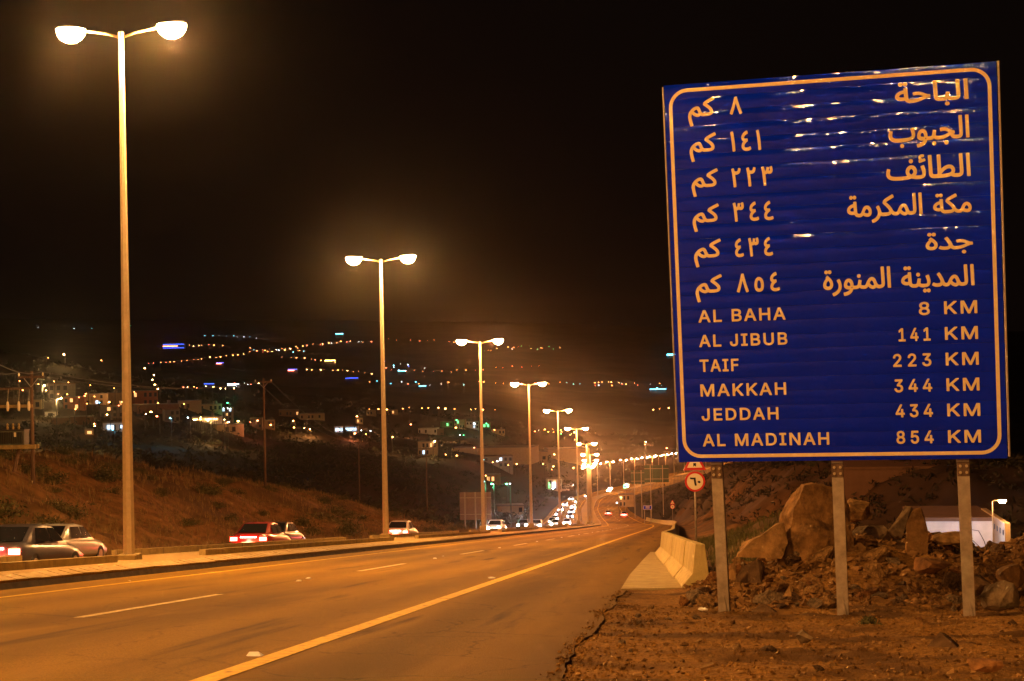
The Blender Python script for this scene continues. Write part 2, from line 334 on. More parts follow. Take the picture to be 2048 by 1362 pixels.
# median: sand fill, kerb stones, planter walls
median = strip('median', -2.0, 1.5, 0.24, -60, 1150, m_sand, 2.0); median['label'] = 'raised sandy median strip with kerbs'
strip('kerb_face', 1.80, 1.85, 0.15, 24, 1150, m_kface, 1.0, parent=median, dz1=0.0)
strip('kerb_back', -2.08, -2.0, -0.30, -60, 1150, m_kerb, 2.0, parent=median, dz1=0.24)
KL = 0.5
kv = [(0, 0.01, 0.24), (0.31, 0.01, 0.155), (0.31, KL-0.012, 0.155-0.1*KL), (0, KL-0.012, 0.24-0.1*KL), (0.31, 0.01, -0.1), (0.31, KL-0.012, -0.1), (0, 0.01, -0.1), (0, KL-0.012, -0.1)]
kme = [mesh('kerb_stone', [(x, y, z+random.uniform(-.006, .006)) for x, y, z in kv], [(0,1,2,3),(1,4,5,2),(0,3,7,6),(0,6,4,1),(3,2,5,7)], m_kerb) for _ in range(6)]
for k in range(200):
    Y = 24+k*KL
    o = link('kerb_stone', random.choice(kme), median, (float(mx(Y))+1.5, Y, float(mz(Y))+random.uniform(0, .012)))
strip('kerb_stones', 1.5, 1.81, 0.24, 124, 1150, m_kerb, 1.0, parent=median, dz1=0.155)['kind'] = 'stuff'

# ------------------------------------------------------------------ double lamp posts of the median
ARM = 1.28
def luminaire(sx, mlens, root, H, tilt=0.10):
    x0 = sx*0.06; x1 = sx*(ARM-0.30)
    b = MB().tube([(x0, 0, H-0.10), (sx*0.35, 0, H+0.0), (x1, 0, H+0.10)], 0.03, 8).build('arm', m_pole, root, smooth=True)
    # housing: tapered shell, cross sections along x
    V = []; Fc = []; secs = [(ARM-0.36, 0.06, 0.05), (ARM-0.24, 0.13, 0.09), (ARM+0.05, 0.17, 0.11), (ARM+0.30, 0.13, 0.08), (ARM+0.36, 0.05, 0.03)]
    n = 10
    for (x, wd, h) in secs:
        for k in range(n):
            q = 2*math.pi*k/n; V.append((sx*x, wd*math.cos(q), H+0.13+(h*math.sin(q) if math.sin(q) > 0 else 0.25*h*math.sin(q))+0.1*(x-ARM)))
    for i in range(len(secs)-1):
        for k in range(n): Fc.append((i*n+k, i*n+(k+1)%n, (i+1)*n+(k+1)%n, (i+1)*n+k))
    Fc += [tuple(range(n))[::-1], tuple((len(secs)-1)*n+k for k in range(n))]
    hs = link('lamp_housing', mesh('lamp_housing', V, Fc, m_house, True), root)
    V = []; Fc = []; rings = 4; n = 14
    for i in range(rings+1):
        a = math.pi/2*i/rings
        for k in range(n):
            q = 2*math.pi*k/n; V.append((sx*ARM+0.37*math.cos(a)*math.cos(q), 0.27*math.cos(a)*math.sin(q), H+0.14-0.33*math.sin(a)))
    for i in range(rings):
        for k in range(n): Fc.append((i*n+k, (i+1)*n+k, (i+1)*n+(k+1)%n, i*n+(k+1)%n))
    link('lamp_lens', mesh('lamp_lens', V, Fc, mlens, True), hs)
def lamp_post(p, H, label, e=1.0, warm=False, group='double street lamps along the median', lights=True, bright=(1, 1), rz=0):
    t = empty('street_lamp', p, rz, label, 'street lamp', group)
    MB().tube([(0, 0, -1.0), (0, 0, 0.5), (0, 0, H*0.5), (0, 0, H-0.05)], [0.15, 0.145, 0.10, 0.062], 8).build('pole', m_pole, t)
    MB().box(-.24, .24, -.24, .24, -0.6, 0.05).build('base_block', m_conc, t)
    MB().tube([(0, 0, H-0.1), (0, 0, H+0.02)], 0.075, 10).build('pole_cap', m_house, t)
    ml = e_sod2 if warm else e_sod
    for s in (-1, 1): luminaire(s, ml, t, H)
    if lights:
        for s, bb in ((-1, bright[0]), (1, bright[1])):
            l = bpy.data.lights.new('lamp_light', 'POINT'); l.energy = LAMP_W*e*bb; l.color = (1.0, 0.33, 0.09) if warm else SODIUM; l.shadow_soft_size = 0.09
            o = bpy.data.objects.new('lamp_light', l); COL.objects.link(o); o.parent = t; o.location = (s*ARM, 0, H-0.32)
    return t
ORD = ['second', 'third', 'fourth', 'fifth', 'sixth', 'seventh', 'eighth', 'ninth', 'tenth', 'eleventh', 'twelfth', 'thirteenth', 'fourteenth', 'fifteenth', 'sixteenth', 'seventeenth', 'eighteenth', 'nineteenth', 'twentieth', 'twenty-first', 'twenty-second', 'twenty-third', 'twenty-fourth', 'twenty-fifth']
near = [(-13.36, 35.4, -4.34), (-13.6, 68.8, -7.54), (-13.56, 103.4, -10.8), (-13.61, 137.8, -14.16), (-13.78, 173.0, -17.64), (-14.14, 210.2, -21.24), (-15.0, 246.7, -25.2)]
lamp_post(near[0], 12.8, 'nearest double street lamp, its tall pole standing clear at the left', bright=(0.8, 1.2))
for i, p in enumerate(near[1:]): lamp_post(p, 12.8, '%s double street lamp down the median from the nearest' % ORD[i], warm=i > 0, e=1.0 if i < 2 else .8)
for i, Y in enumerate(range(281, 1090, 34)):
    x = float(mx(Y))-0.05; dx = float(mx(Y+5)-mx(Y-5))/10
    lamp_post((x, Y, float(mz(Y))+0.25), 12.8, '%s double street lamp down the median from the nearest' % (ORD[i+6] if i+6 < len(ORD) else 'far distant'), warm=True, lights=(i % 2 == 0), e=1.1, rz=-math.atan(dx))
for i, Y in enumerate((3.0, -31, -65, -99, -133, -167, -201)):   # the same row goes on uphill behind the camera
    lamp_post((-13.5, Y, float(mz(Y))+0.25), 12.8, 'double street lamp uphill of the viewer', lights=i < 5)
# planter walls between the lamp posts
def wall_run(y0, y1, u0, u1, h, name='planter_wall'):
    n = max(1, int((y1-y0)/6)); Ys = np.linspace(y0, y1, n+1)
    b = MB(); V = []; F = []
    for Y in Ys:
        x = float(mx(Y)); z = float(mz(Y)); V += [(x+u0, Y, z+0.0), (x+u1, Y, z+0.0), (x+u1, Y, z+h), (x+u0, Y, z+h)]
    for i in range(len(Ys)-1):
        for k in range(4): F.append((4*i+k, 4*i+4+k, 4*i+4+(k+1)%4, 4*i+(k+1)%4))
    F += [(0, 1, 2, 3), tuple(4*(len(Ys)-1)+k for k in (3, 2, 1, 0))]
    return link(name, mesh(name, V, F, m_conc), median)
prev = 8.0
for i, p in enumerate([3.0]+[q[1] for q in near]):
    nxt = ([q[1] for q in near]+[281])[i]
    wall_run(p+4.2, nxt-2.2, 0.52, 0.70, 0.40); wall_run(p+3.2, nxt-2.6, -1.55, -1.40, 0.42)
    b = MB(); 

# ------------------------------------------------------------------ roadside apron and precast barrier
V = [(-0.96, 24.0), (0.20, 24.3), (0.0, 30), (-0.35, 38), (-0.55, 50), (-1.0, 50), (-1.02, 40), (-1.02, 30)]
apron = link('concrete_apron', mesh('concrete_apron', [(x, y, float(mz(y))+0.015) for x, y in V]+[(x, y, float(mz(y))-0.03) for x, y in V],
    [tuple(range(8))]+[(i, (i+1)%8, (i+1)%8+8, i+8) for i in range(8)], m_conc))
tag(apron, 'pale concrete apron between the road edge and the barrier', kind='structure')
def barrier(pts, label, first=False):
    t = empty('concrete_barrier', (pts[0][0], pts[0][1], float(mz(pts[0][1]))), 0, label, 'barrier', 'concrete roadside barriers')
    pf = [(-0.30, 0), (-0.30, 0.07), (-0.13, 0.27), (-0.075, 0.74), (0.075, 0.74), (0.13, 0.27), (0.30, 0.07), (0.30, 0)]
    V = []; F = []; n = len(pts)
    for i, (x, y) in enumerate(pts):
        a = Vector((pts[min(i+1, n-1)][0]-pts[max(i-1, 0)][0], pts[min(i+1, n-1)][1]-pts[max(i-1, 0)][1])).normalized(); nr = Vector((a.y, -a.x))
        for (px_, pz_) in pf: V.append((x+nr.x*px_-pts[0][0], y+nr.y*px_-pts[0][1], float(mz(y))+pz_-0.03-float(mz(pts[0][1]))))
    for i in range(n-1):
        for k in range(7): F.append((8*i+k, 8*i+8+k, 8*i+9+k, 8*i+1+k))
    F += [tuple(range(8)), tuple(8*(n-1)+k for k in range(7, -1, -1))]
    o = link('barrier_body', mesh('barrier_body', V, F, m_barr), t); bevel(o, 0.012, 2); return t
def lerp2(a, b, n): return [(a[0]+(b[0]-a[0])*i/n, a[1]+(b[1]-a[1])*i/n) for i in range(n+1)]
def bx_run(a, b, nseg, labels):
    L = lerp2(a, b, nseg)
    for i in range(nseg):
        p, q = L[i], L[i+1]; d = 0.012
        jx = random.uniform(-.012, .012)
        barrier(lerp2((p[0]+jx, p[1]+0.01), (q[0]+jx, q[1]-0.02), 3), labels[i])
bx_run((0.30, 24.3), (-0.52, 47.6), 6, ['pale concrete barrier nearest the sign, its end face showing', 'second concrete barrier from the sign', 'third concrete barrier from the sign', 'fourth concrete barrier from the sign', 'fifth concrete barrier from the sign', 'sixth concrete barrier at the bend of the wall'])
far_b = [(-0.50, 47.8), (-0.3, 60), (-0.4, 100), (-0.4, 170), (-0.9, 230), (-3.4, 290), (-7.5, 340)]
bt = []
for a, b in zip(far_b[:-1], far_b[1:]): bt += lerp2(a, b, 6)[:-1]
barrier(bt+[far_b[-1]], 'long low concrete barrier running away down the right road edge')

# ------------------------------------------------------------------ gravel patch by the pavement
gx = np.arange(-1.3, 7.4, 0.045); gy = np.arange(7.6, 24.35, 0.06); GX, GY = np.meshgrid(gx, gy)
_e = 0.25+0.75*ss(-0.9, 0.6, GX)
GZ = mz(GY)-0.05+(fbm(GX/1.2, GY/1.2, 2)*0.09+fbm(GX*4, GY*4, 31, 4)*0.045)*_e+heap(GX, GY)
GZ = GZ+0.030*(1-ss(-0.9, -0.3, GX)); GZ = np.where(GX < -1.0, GZ-0.06, GZ)
ii = np.arange(GX.size).reshape(GX.shape)
Fg = np.stack([ii[:-1, :-1], ii[:-1, 1:], ii[1:, 1:], ii[1:, :-1]], -1).reshape(-1, 4).tolist()
gp = tag(link('gravel_verge', mesh('gravel_verge', np.stack([GX, GY, GZ], -1).reshape(-1, 3).tolist(), Fg, m_grav, True)), 'brown gravel verge under the road sign', kind='structure')
def hull_mesh(name, pts, m, sub=0, disp=0.0, seed=0):
    bm = bmesh.new()
    for p in pts: bm.verts.new(p)
    r = bmesh.ops.convex_hull(bm, input=bm.verts)
    bmesh.ops.delete(bm, geom=[v for v in bm.verts if not v.link_faces], context='VERTS')
    if sub:
        bmesh.ops.subdivide_edges(bm, edges=bm.edges[:], cuts=sub, use_grid_fill=True)
        bmesh.ops.triangulate(bm, faces=bm.faces[:])
        bm.normal_update(); V = [(v, v.normal.copy()) for v in bm.verts]
        c = np.array([v.co for v, _ in V])
        d = fbm(c[:, 0]*3+seed, c[:, 2]*3+c[:, 1]*2, seed, 4)
        d2 = 0.5-np.abs(fbm(c[:, 0]*2.2+c[:, 1]+seed*3, c[:, 2]*2.2-c[:, 1], seed+50, 3))*2
        for (v, n), k, k2 in zip(V, d, d2): v.co += n*(float(k)*disp+float(k2)*disp*0.45)
    me = bpy.data.meshes.new(name); bm.to_mesh(me); bm.free(); me.materials.append(m); return me
def rock_pts(n, sx, sy, sz, seed):
    r = np.random.RandomState(seed); P = r.normal(size=(n, 3)); P /= np.linalg.norm(P, axis=1)[:, None]
    P *= r.uniform(0.75, 1.0, (n, 1)); return [(x*sx, y*sy, z*sz) for x, y, z in P]
# loose stones too many to count: one object
base = [hull_mesh('s', rock_pts(9, 1, 0.8, 0.55, 100+i), m_grav) for i in range(10)]
baseVF = [(np.array([v.co for v in b.vertices]), [tuple(p.vertices) for p in b.polygons]) for b in base]
for b in base: bpy.data.meshes.remove(b)
def stones(name, N, sampler, smin, smax, m, label, pw=2.2):
    V = []; F = []; off = 0
    for _ in range(N):
        x, y, z = sampler(); s = smin+(smax-smin)*random.random()**pw
        bv, bf = random.choice(baseVF); a = random.uniform(0, 6.28); c, d = math.cos(a), math.sin(a); tl = random.uniform(-.5, .5)
        P = bv*s; P = np.stack([P[:, 0]*c-P[:, 1]*d, P[:, 0]*d+P[:, 1]*c, P[:, 2]+P[:, 0]*tl], 1)+(x, y, z+s*0.12)
        V.append(P); F += [tuple(i+off for i in f) for f in bf]; off += len(bv)
    o = link(name, mesh(name, np.concatenate(V).tolist(), F, m)); return tag(o, label, kind='stuff')
_GZ = GZ.tolist()
def gz(x, y):
    fx = min(max((x+1.3)/0.045, 0), len(gx)-1.01); fy = min(max((y-7.6)/0.06, 0), len(gy)-1.01); i, j = int(fx), int(fy); tx, ty = fx-i, fy-j
    return (_GZ[j][i]*(1-tx)+_GZ[j][i+1]*tx)*(1-ty)+(_GZ[j+1][i]*(1-tx)+_GZ[j+1][i+1]*tx)*ty
def samp_verge():
    y = random.uniform(8, 20.5); x = random.uniform(-0.85, min(7.2, y*0.27)); return x, y, gz(x, y)
def samp_heap():
    y = random.uniform(19.5, 28.5); x = random.uniform(0.1, 7.5); return x, y, Tz(x, y) if y > 24.1 else gz(x, y)
stones('gravel', 9000, samp_verge, 0.006, 0.04, m_grav, 'loose gravel scattered over the verge', 3)
stones('gravel', 1500, samp_verge, 0.008, 0.05, m_rocks[1], 'paler loose stones scattered over the verge', 3)
stones('rubble', 4200, samp_heap, 0.03, 0.13, m_rocks[0], 'small rubble filling the heap behind the sign', 1.5)

def samp_edge():
    y = 8.5+15*random.random()**1.4; x = -0.90+float(jag(np.array([y]))[0])+random.gauss(0.02, 0.07); return x, y, (float(mz(y))+0.004 if x < -0.93 else gz(x, y))
stones('gravel', 1600, samp_edge, 0.006, 0.030, m_grav, 'crumbs of gravel spilling over the pavement edge', 2)
# rocks of the heap, each its own thing
rock_me = []
for i in range(24):
    rock_me.append(hull_mesh('rock', rock_pts(14, 1.0, random.uniform(.6, .9), random.uniform(.45, .8), 300+i), m_rocks[i % 5], sub=2, disp=0.16, seed=i))
def rock(x, y, s, label, group=None, z=None, mi=None, rot=None, lift=0.3, scale=None):
    me = rock_me[mi if mi is not None else random.randrange(24)]
    zz = (Tz(x, y) if y > 24.1 else gz(x, y)) if z is None else z
    o = link('rock', me, None, (x, y, zz+s*lift)); o.scale = scale or (s, s*random.uniform(.8, 1.1), s*random.uniform(.8, 1.1))
    o.rotation_euler = rot or (random.uniform(-.6, .6), random.uniform(-.6, .6), random.uniform(0, 6.28))
    return tag(o, label, 'rock', group)
n = 0
while n < 250:
    y = 19.4+random.random()**1.3*8.6; xx = random.uniform(-0.15, 7.6)
    x = xx+(y-20)*0.16
    if (y < 20.2 and random.random() < .5): continue
    if y < 26 and x < 0.45+(y-24)*-.03 and y > 23.8: continue
    s = 0.075+0.21*random.random()**2.2; mi = random.randrange(24)
    pq = Vector((x, y, Tz(x, y))); px_ = 1024+FPX*pq.dot(RT)/pq.dot(FW)
    zone = 'left of the left sign post' if px_ < 1440 else 'between the left post and the huge boulder' if px_ < 1550 else 'in front of the huge boulder' if px_ < 1670 else 'just right of the middle post' if px_ < 1760 else 'below the upright slab' if px_ < 1850 else 'just left of the right post' if px_ < 1925 else 'right of the right post'
    dep = 'at the rubble foot' if y < 21.6 else 'halfway up the rubble' if y < 24 else 'near the rubble crest' if y < 26.2 else 'behind the rubble crest'
    rock(x, y, s, '%s %s rock %s, %s' % ('small' if s < .1 else 'mid-sized' if s < .16 else 'large', ('brown', 'tan', 'dark', 'grey', 'rust-coloured')[mi % 5], dep, zone), 'rocks of the rubble heap', mi=mi); n += 1
for k in range(44):
    x, y, z = samp_verge(); mi = random.randrange(24); pq = Vector((x, y, z)); px_ = 1024+FPX*pq.dot(RT)/pq.dot(FW)
    rock(x, y, random.uniform(.03, .075), '%s fist-sized stone on the gravel, %s, %s' % (('brown', 'tan', 'dark', 'grey', 'rust-coloured')[mi % 5], 'close to the viewer' if y < 12 else 'midway to the sign' if y < 16 else 'close to the sign posts', 'by the pavement edge' if px_ < 1350 else 'left of the middle post' if px_ < 1650 else 'toward the right post'), 'small rocks on the gravel verge', z=z, mi=mi)
def special(px, py, Y, size, label, pts, m, rz=0.0, sub=3, disp=0.07, seed=1):
    p = at(px, py, Y); me = hull_mesh('rock', pts, m, sub, disp, seed)
    o = link('boulder' if size > .5 else 'rock', me, None, p); o.rotation_euler = (0, 0, rz); return tag(o, label, 'boulder' if size > .5 else 'rock')
# base points (x right, y away, z up) in metres from the named pixel
special(1560, 1130, 23.6, 1, 'huge rough brown boulder behind the middle post of the sign', [(-.05,-.2,-.2),(1.05,-.15,-.2),(1.05,.7,-.2),(0,.7,-.2),(-.02,0,.15),(.18,-.05,.75),(.28,.0,1.02),(.42,.05,1.18),(.95,.1,1.15),(1.08,.1,.9),(1.1,-.05,.3),(.4,.6,1.1),(.9,.6,1.1),(.1,.6,.7),(.45,-.32,.2),(.6,-.25,.6)], m_rocks[0], sub=4, disp=0.13, seed=3)
special(1487, 1100, 23.3, 1, 'pale wedge-shaped boulder leaning at the left of the huge boulder', [(-.1,0,-.1),(.55,-.1,-.1),(.6,.5,-.1),(0,.5,-.1),(.05,.0,.06),(.45,.05,.36),(.62,.1,.38),(.6,.4,.35),(.0,.4,.05),(.65,0,.1)], m_rocks[1], seed=5)
special(1815, 1085, 23.8, 1, 'upright pointed slab of rock standing on the rubble heap', [(-.02,0,-.2),(.28,-.05,-.2),(.3,.25,-.2),(0,.25,-.2),(.0,0,.28),(.12,.05,.5),(.22,.05,.53),(.27,.1,.45),(.24,.2,.5),(.3,.0,.2)], m_rocks[0], seed=6, disp=.05)
special(1745, 1075, 24.6, 1, 'rounded dark boulder on top of the heap', rock_pts(22, .34, .3, .3, 41), m_rocks[3], seed=7, disp=.06)
special(1715, 1025, 26.0, 1, 'lumpy boulder at the crest of the heap beside the middle post', rock_pts(22, .33, .3, .2, 42), m_rocks[1], seed=8, disp=.1)
special(1790, 1055, 25.0, .4, 'slanting slab of rock leaning against the upright slab', [(-.2,0,-.15),(.1,-.05,-.2),(.28,.1,.32),(.2,.2,.34),(-.1,.25,-.1),(.33,.15,.2)], m_rocks[3], seed=9, disp=.05)
special(1905, 1080, 24.2, 1, 'smooth sandy boulder in front of the white wall', rock_pts(22, .38, .3, .17, 43), m_rocks[1], seed=10, disp=.04)
special(1855, 1130, 21.6, 1, 'broad flat rust-brown slab low in the rubble', rock_pts(18, .36, .3, .14, 44), m_rocks[4], seed=11, disp=.05)
special(1487, 1148, 20.9, .4, 'dark angular rock close beside the left sign post', [(-.12,0,-.1),(.22,-.1,-.1),(.3,.2,-.1),(-.05,.2,-.1),(-.02,.0,.1),(.2,.05,.19),(.28,.1,.12)], m_rocks[2], seed=12, disp=.04)
special(1464, 1140, 20.6, .3, 'pale upright stone just right of the left sign post', [(-.08,0,-.12),(.05,-.03,-.12),(.06,.1,-.1),(-.05,.1,-.1),(.0,0,.08),(.05,.03,.12)], m_rocks[1], seed=13, disp=.02)
special(1575, 1185, 19.6, .3, 'pale upright stone between the left and middle sign posts', [(-.06,0,-.05),(.05,-.03,-.05),(.06,.06,-.05),(-.04,.06,-.05),(.02,0,.1),(.07,.02,.11)], m_rocks[1], seed=14, disp=.02)
special(1995, 1195, 18.2, 1, 'heavy grey-brown boulder at the foot of the right post', rock_pts(20, .28, .25, .22, 45), m_rocks[3], seed=15, disp=.05)
special(1955, 1165, 19.4, .4, 'dark rock behind the right post foot', rock_pts(18, .2, .18, .17, 46), m_rocks[2], seed=16, disp=.04)
special(2025, 1150, 20.2, .4, 'blocky brown rock at the far right of the rubble', rock_pts(18, .24, .2, .2, 47), m_rocks[0], seed=17, disp=.04)
special(1520, 1218, 15.8, .3, 'dark pointed stone lying alone on the gravel', [(-.1,0,-.03),(.16,-.04,-.03),(.17,.06,-.03),(-.08,.08,-.03),(.05,.0,.06),(.0,.03,.05)], m_rocks[2], seed=18, disp=.02)
special(1880, 1285, 11.8, .3, 'dark triangular stone on the right of the gravel', [(-.1,0,-.03),(.12,-.05,-.03),(.15,.05,-.03),(-.07,.08,-.03),(.0,.0,.08),(.05,.03,.06)], m_rocks[2], seed=19, disp=.02)
special(1975, 1330, 10.4, .3, 'flat layered stone half sunk in the gravel', rock_pts(16, .16, .12, .05, 48), m_rocks[4], seed=20, disp=.03)
special(1610, 1275, 13.0, .3, 'sandy stone in the middle of the gravel', rock_pts(16, .10, .09, .08, 49), m_rocks[3], seed=21, disp=.03)

# ------------------------------------------------------------------ the big road sign
m_blue = mat('blue reflective sheeting', (0.001, 0.018, 0.66), 0.35, 0.5, var=0.10, vscale=2, coat=0.0)
m_cream = mat('cream reflective lettering', (0.80, 0.68, 0.38), 0.4, 0.5, var=0.06, vscale=6)
for mm in (m_blue, m_cream):   # glossy film, drawn wavy along the planks
    N = mm.node_tree.nodes; L = mm.node_tree.links; b = N['Principled BSDF']
    b.inputs['Coat Weight'].default_value = 0.9; b.inputs['Coat Roughness'].default_value = 0.012; b.inputs['Roughness'].default_value = 0.9; b.inputs['Specular IOR Level'].default_value = 0.0
    tc = N.new('ShaderNodeTexCoord'); mp = N.new('ShaderNodeMapping'); mp.inputs['Scale'].default_value = (0.9, 1, 7.5); L.new(tc.outputs['Object'], mp.inputs[0])
    n = N.new('ShaderNodeTexNoise'); n.inputs['Scale'].default_value = 3.0; n.inputs['Detail'].default_value = 2.5; n.inputs['Distortion'].default_value = 0.8; L.new(mp.outputs[0], n.inputs['Vector'])
    bp = N.new('ShaderNodeBump'); bp.inputs['Strength'].default_value = 1.0; bp.inputs['Distance'].default_value = 0.0016; L.new(n.outputs['Fac'], bp.inputs['Height']); L.new(bp.outputs[0], b.inputs['Coat Normal'])
SO = Vector((0.0057, 18.1764, -1.1489)); SW, SH = 3.761, 4.5
ex = (Vector((3.7300, 17.6531, -1.1228))-SO).normalized(); ez0 = (Vector((-0.0754, 17.8232, 3.3365))-SO)
ey = ez0.cross(ex).normalized(); ez = ex.cross(ey).normalized()    # ey points away from the viewer
SM = Matrix((ex, ey, ez)).transposed().to_4x4(); SM.translation = SO; SMI = SM.inverted()
sign = empty('road_sign', SO, 0, 'big blue distance sign in Arabic and English on three steel posts', 'road sign'); sign.matrix_world = SM
NP = 27; ph = SH/NP
SAG = 0.0046
for i in range(NP):
    z0 = i*ph+0.001; z1 = (i+1)*ph-0.001; jx = random.uniform(-.004, .004); V = []; F = []; nxs = 44; nzs = 8; sg_ = SAG*random.uniform(.75, 1.1)
    for a in range(nxs+1):
        for c in range(nzs+1):
            x = SW*a/nxs+jx; t_ = c/nzs; z = z0+(z1-z0)*t_
            wv = float(vnoise(x*1.6, i*3.3+t_*0.8, 5))*0.0022+float(vnoise(x*5.5, i*7.7+t_*1.5, 6))*0.0006
            V.append((x, -sg_*(1-(2*t_-1)**2)+wv*(1-(2*t_-1)**4), z))
    for a in range(nxs):
        for c in range(nzs):
            q = a*(nzs+1)+c; F.append((q, q+nzs+1, q+nzs+2, q+1))
    k = len(V); V += [(jx, 0.03, z0), (SW+jx, 0.03, z0), (SW+jx, 0.03, z1), (jx, 0.03, z1)]; B = nxs*(nzs+1)
    nf = len(F)
    F += [(k, k+3, k+2, k+1), tuple([k, k+1]+[a*(nzs+1) for a in range(nxs, -1, -1)]), tuple([k+2, k+3]+[a*(nzs+1)+nzs for a in range(nxs+1)]),
          tuple([k+3, k]+[c for c in range(nzs+1)]), tuple([k+1, k+2]+[B+c for c in range(nzs, -1, -1)])]
    me = mesh('plank', V, F, m_blue)
    me.polygons.foreach_set('use_smooth', [j < nf for j in range(len(F))]); me.set_sharp_from_angle(angle=R(40)); link('plank', me, sign)
def ring(W0, W1, H0, H1, r, wd, y, m):
    def rr(a, b, c, d, r):
        P = []
        for cx_, cz_, q0 in ((b-r, d-r, 0), (a+r, d-r, 90), (a+r, c+r, 180), (b-r, c+r, 270)):
            for k in range(9): q = R(q0+90*k/8); P.append((cx_+r*math.cos(q), cz_+r*math.sin(q)))
        return P
    o = rr(W0, W1, H0, H1, r); i_ = rr(W0+wd, W1-wd, H0+wd, H1-wd, r-wd); n = len(o)
    V = [(x, y, z) for x, z in o]+[(x, y, z) for x, z in i_]
    return V, [(k, (k+1)%n, (k+1)%n+n, k+n) for k in range(n)]
V, F = ring(0.05, SW-0.06, 0.05, SH-0.055, 0.22, 0.041, -0.0072, m_cream)
link('border', mesh('border', V, F, m_cream), sign)
MB().box(-0.022, -0.006, -0.006, 0.035, 0.0, SH-0.02).build('side_trim', m_steel, sign)
MB().box(SW+0.012, SW+0.03, -0.006, 0.035, 0.02, SH).build('side_trim', m_steel, sign)
for zz in (0.5, 1.6, 2.7, 3.8): MB().box(0.1, SW-0.1, 0.032, 0.075, zz, zz+0.06).build('back_rail', m_steel, sign)
try:
    import os
    fp = os.path.join(bpy.utils.system_resource('DATAFILES', path='fonts'), 'Inter.woff2')
    LAT = bpy.data.fonts.load(fp) if os.path.exists(fp) else None
except Exception: LAT = None
AF = {'ا': (0xFE8D, 2), 'ب': (0xFE8F, 4), 'ة': (0xFE93, 2), 'ج': (0xFE9D, 4), 'ح': (0xFEA1, 4), 'د': (0xFEA9, 2), 'ر': (0xFEAD, 2), 'ط': (0xFEC1, 4), 'ف': (0xFED1, 4),
      'ك': (0xFED9, 4), 'ل': (0xFEDD, 4), 'م': (0xFEE1, 4), 'ن': (0xFEE5, 4), 'و': (0xFEED, 2), 'ي': (0xFEF1, 4), 'ئ': (0xFE89, 4)}
def shape_ar(s):   # presentation forms, in visual order
    out = []
    for i, c in enumerate(s):
        if c not in AF: out.append(c); continue
        b, n = AF[c]; pj = i > 0 and s[i-1] in AF and AF[s[i-1]][1] == 4; nj = n == 4 and i+1 < len(s) and s[i+1] in AF
        out.append(chr(b+(3 if pj and nj else 2 if nj else 1 if pj else 0)))
    return ''.join(reversed(out))
def glyphs(txt, arabic=False, spacing=1.0):
    """outline every glyph, then fill each outer contour with its own holes"""
    from mathutils.geometry import tessellate_polygon
    c = bpy.data.curves.new('t', 'FONT'); c.body = shape_ar(txt) if arabic else txt; c.size = 1.0; c.space_character = spacing; c.resolution_u = 4; c.fill_mode = 'NONE'
    if LAT and not arabic and all(ord(q) < 128 for q in txt): c.font = LAT
    o = bpy.data.objects.new('t', c); COL.objects.link(o); bpy.context.view_layer.update()
    me = bpy.data.meshes.new_from_object(o.evaluated_get(bpy.context.evaluated_depsgraph_get()))
    P = [Vector((v.co.x, v.co.y, 0)) for v in me.vertices]; nb = {}
    for e in me.edges: nb.setdefault(e.vertices[0], []).append(e.vertices[1])
    bk = {e.vertices[1] for e in me.edges}; loops = []; seen = set()
    adj = {}
    for e in me.edges: adj.setdefault(e.vertices[0], []).append(e.vertices[1]); adj.setdefault(e.vertices[1], []).append(e.vertices[0])
    for st in sorted(adj):
        if st in seen: continue
        lp = [st]; seen.add(st); cur = nb.get(st, adj[st])[0]
        while cur not in seen:
            lp.append(cur); seen.add(cur); nx_ = [q for q in adj[cur] if q not in seen]
            if not nx_: break
            cur = nx_[0]
        if len(lp) > 2: loops.append([P[i] for i in lp])
    bpy.data.objects.remove(o); bpy.data.curves.remove(c); bpy.data.meshes.remove(me)
    area = lambda L: 0.5*sum(L[i].x*L[(i+1) % len(L)].y-L[(i+1) % len(L)].x*L[i].y for i in range(len(L)))
    def inside(p, L):
        r = False
        for i in range(len(L)):
            a, b = L[i], L[i-1]
            if (a.y > p.y) != (b.y > p.y) and p.x < (b.x-a.x)*(p.y-a.y)/(b.y-a.y)+a.x: r = not r
        return r
    sg = math.copysign(1, area(max(loops, key=lambda L: abs(area(L)))))
    outer = [L for L in loops if area(L)*sg > 0]; holes = [L for L in loops if area(L)*sg < 0]; V = []; F = []
    from mathutils.geometry import delaunay_2d_cdt
    for k, L in enumerate(outer):
        hs = [h for h in holes if inside(h[0], L)]; pts = []; ed = []
        for Q in [L]+hs:
            Q2 = [q for i, q in enumerate(Q) if (q-Q[i-1]).length > 1e-5]; n0 = len(pts); pts += [q.to_2d() for q in Q2]; ed += [(n0+i, n0+(i+1) % len(Q2)) for i in range(len(Q2))]
        vv, _, ff, _, _, _ = delaunay_2d_cdt(pts, ed, [], 0, 1e-6); n = len(V); V += [(p.x, p.y, (k % 5)*0.00002) for p in vv]
        for f in ff:
            cc = (vv[f[0]]+vv[f[1]]+vv[f[2]])/3
            if inside(cc, L) and not any(inside(cc, h) for h in hs): F.append(tuple(i+n for i in f))
    return np.array(V), F
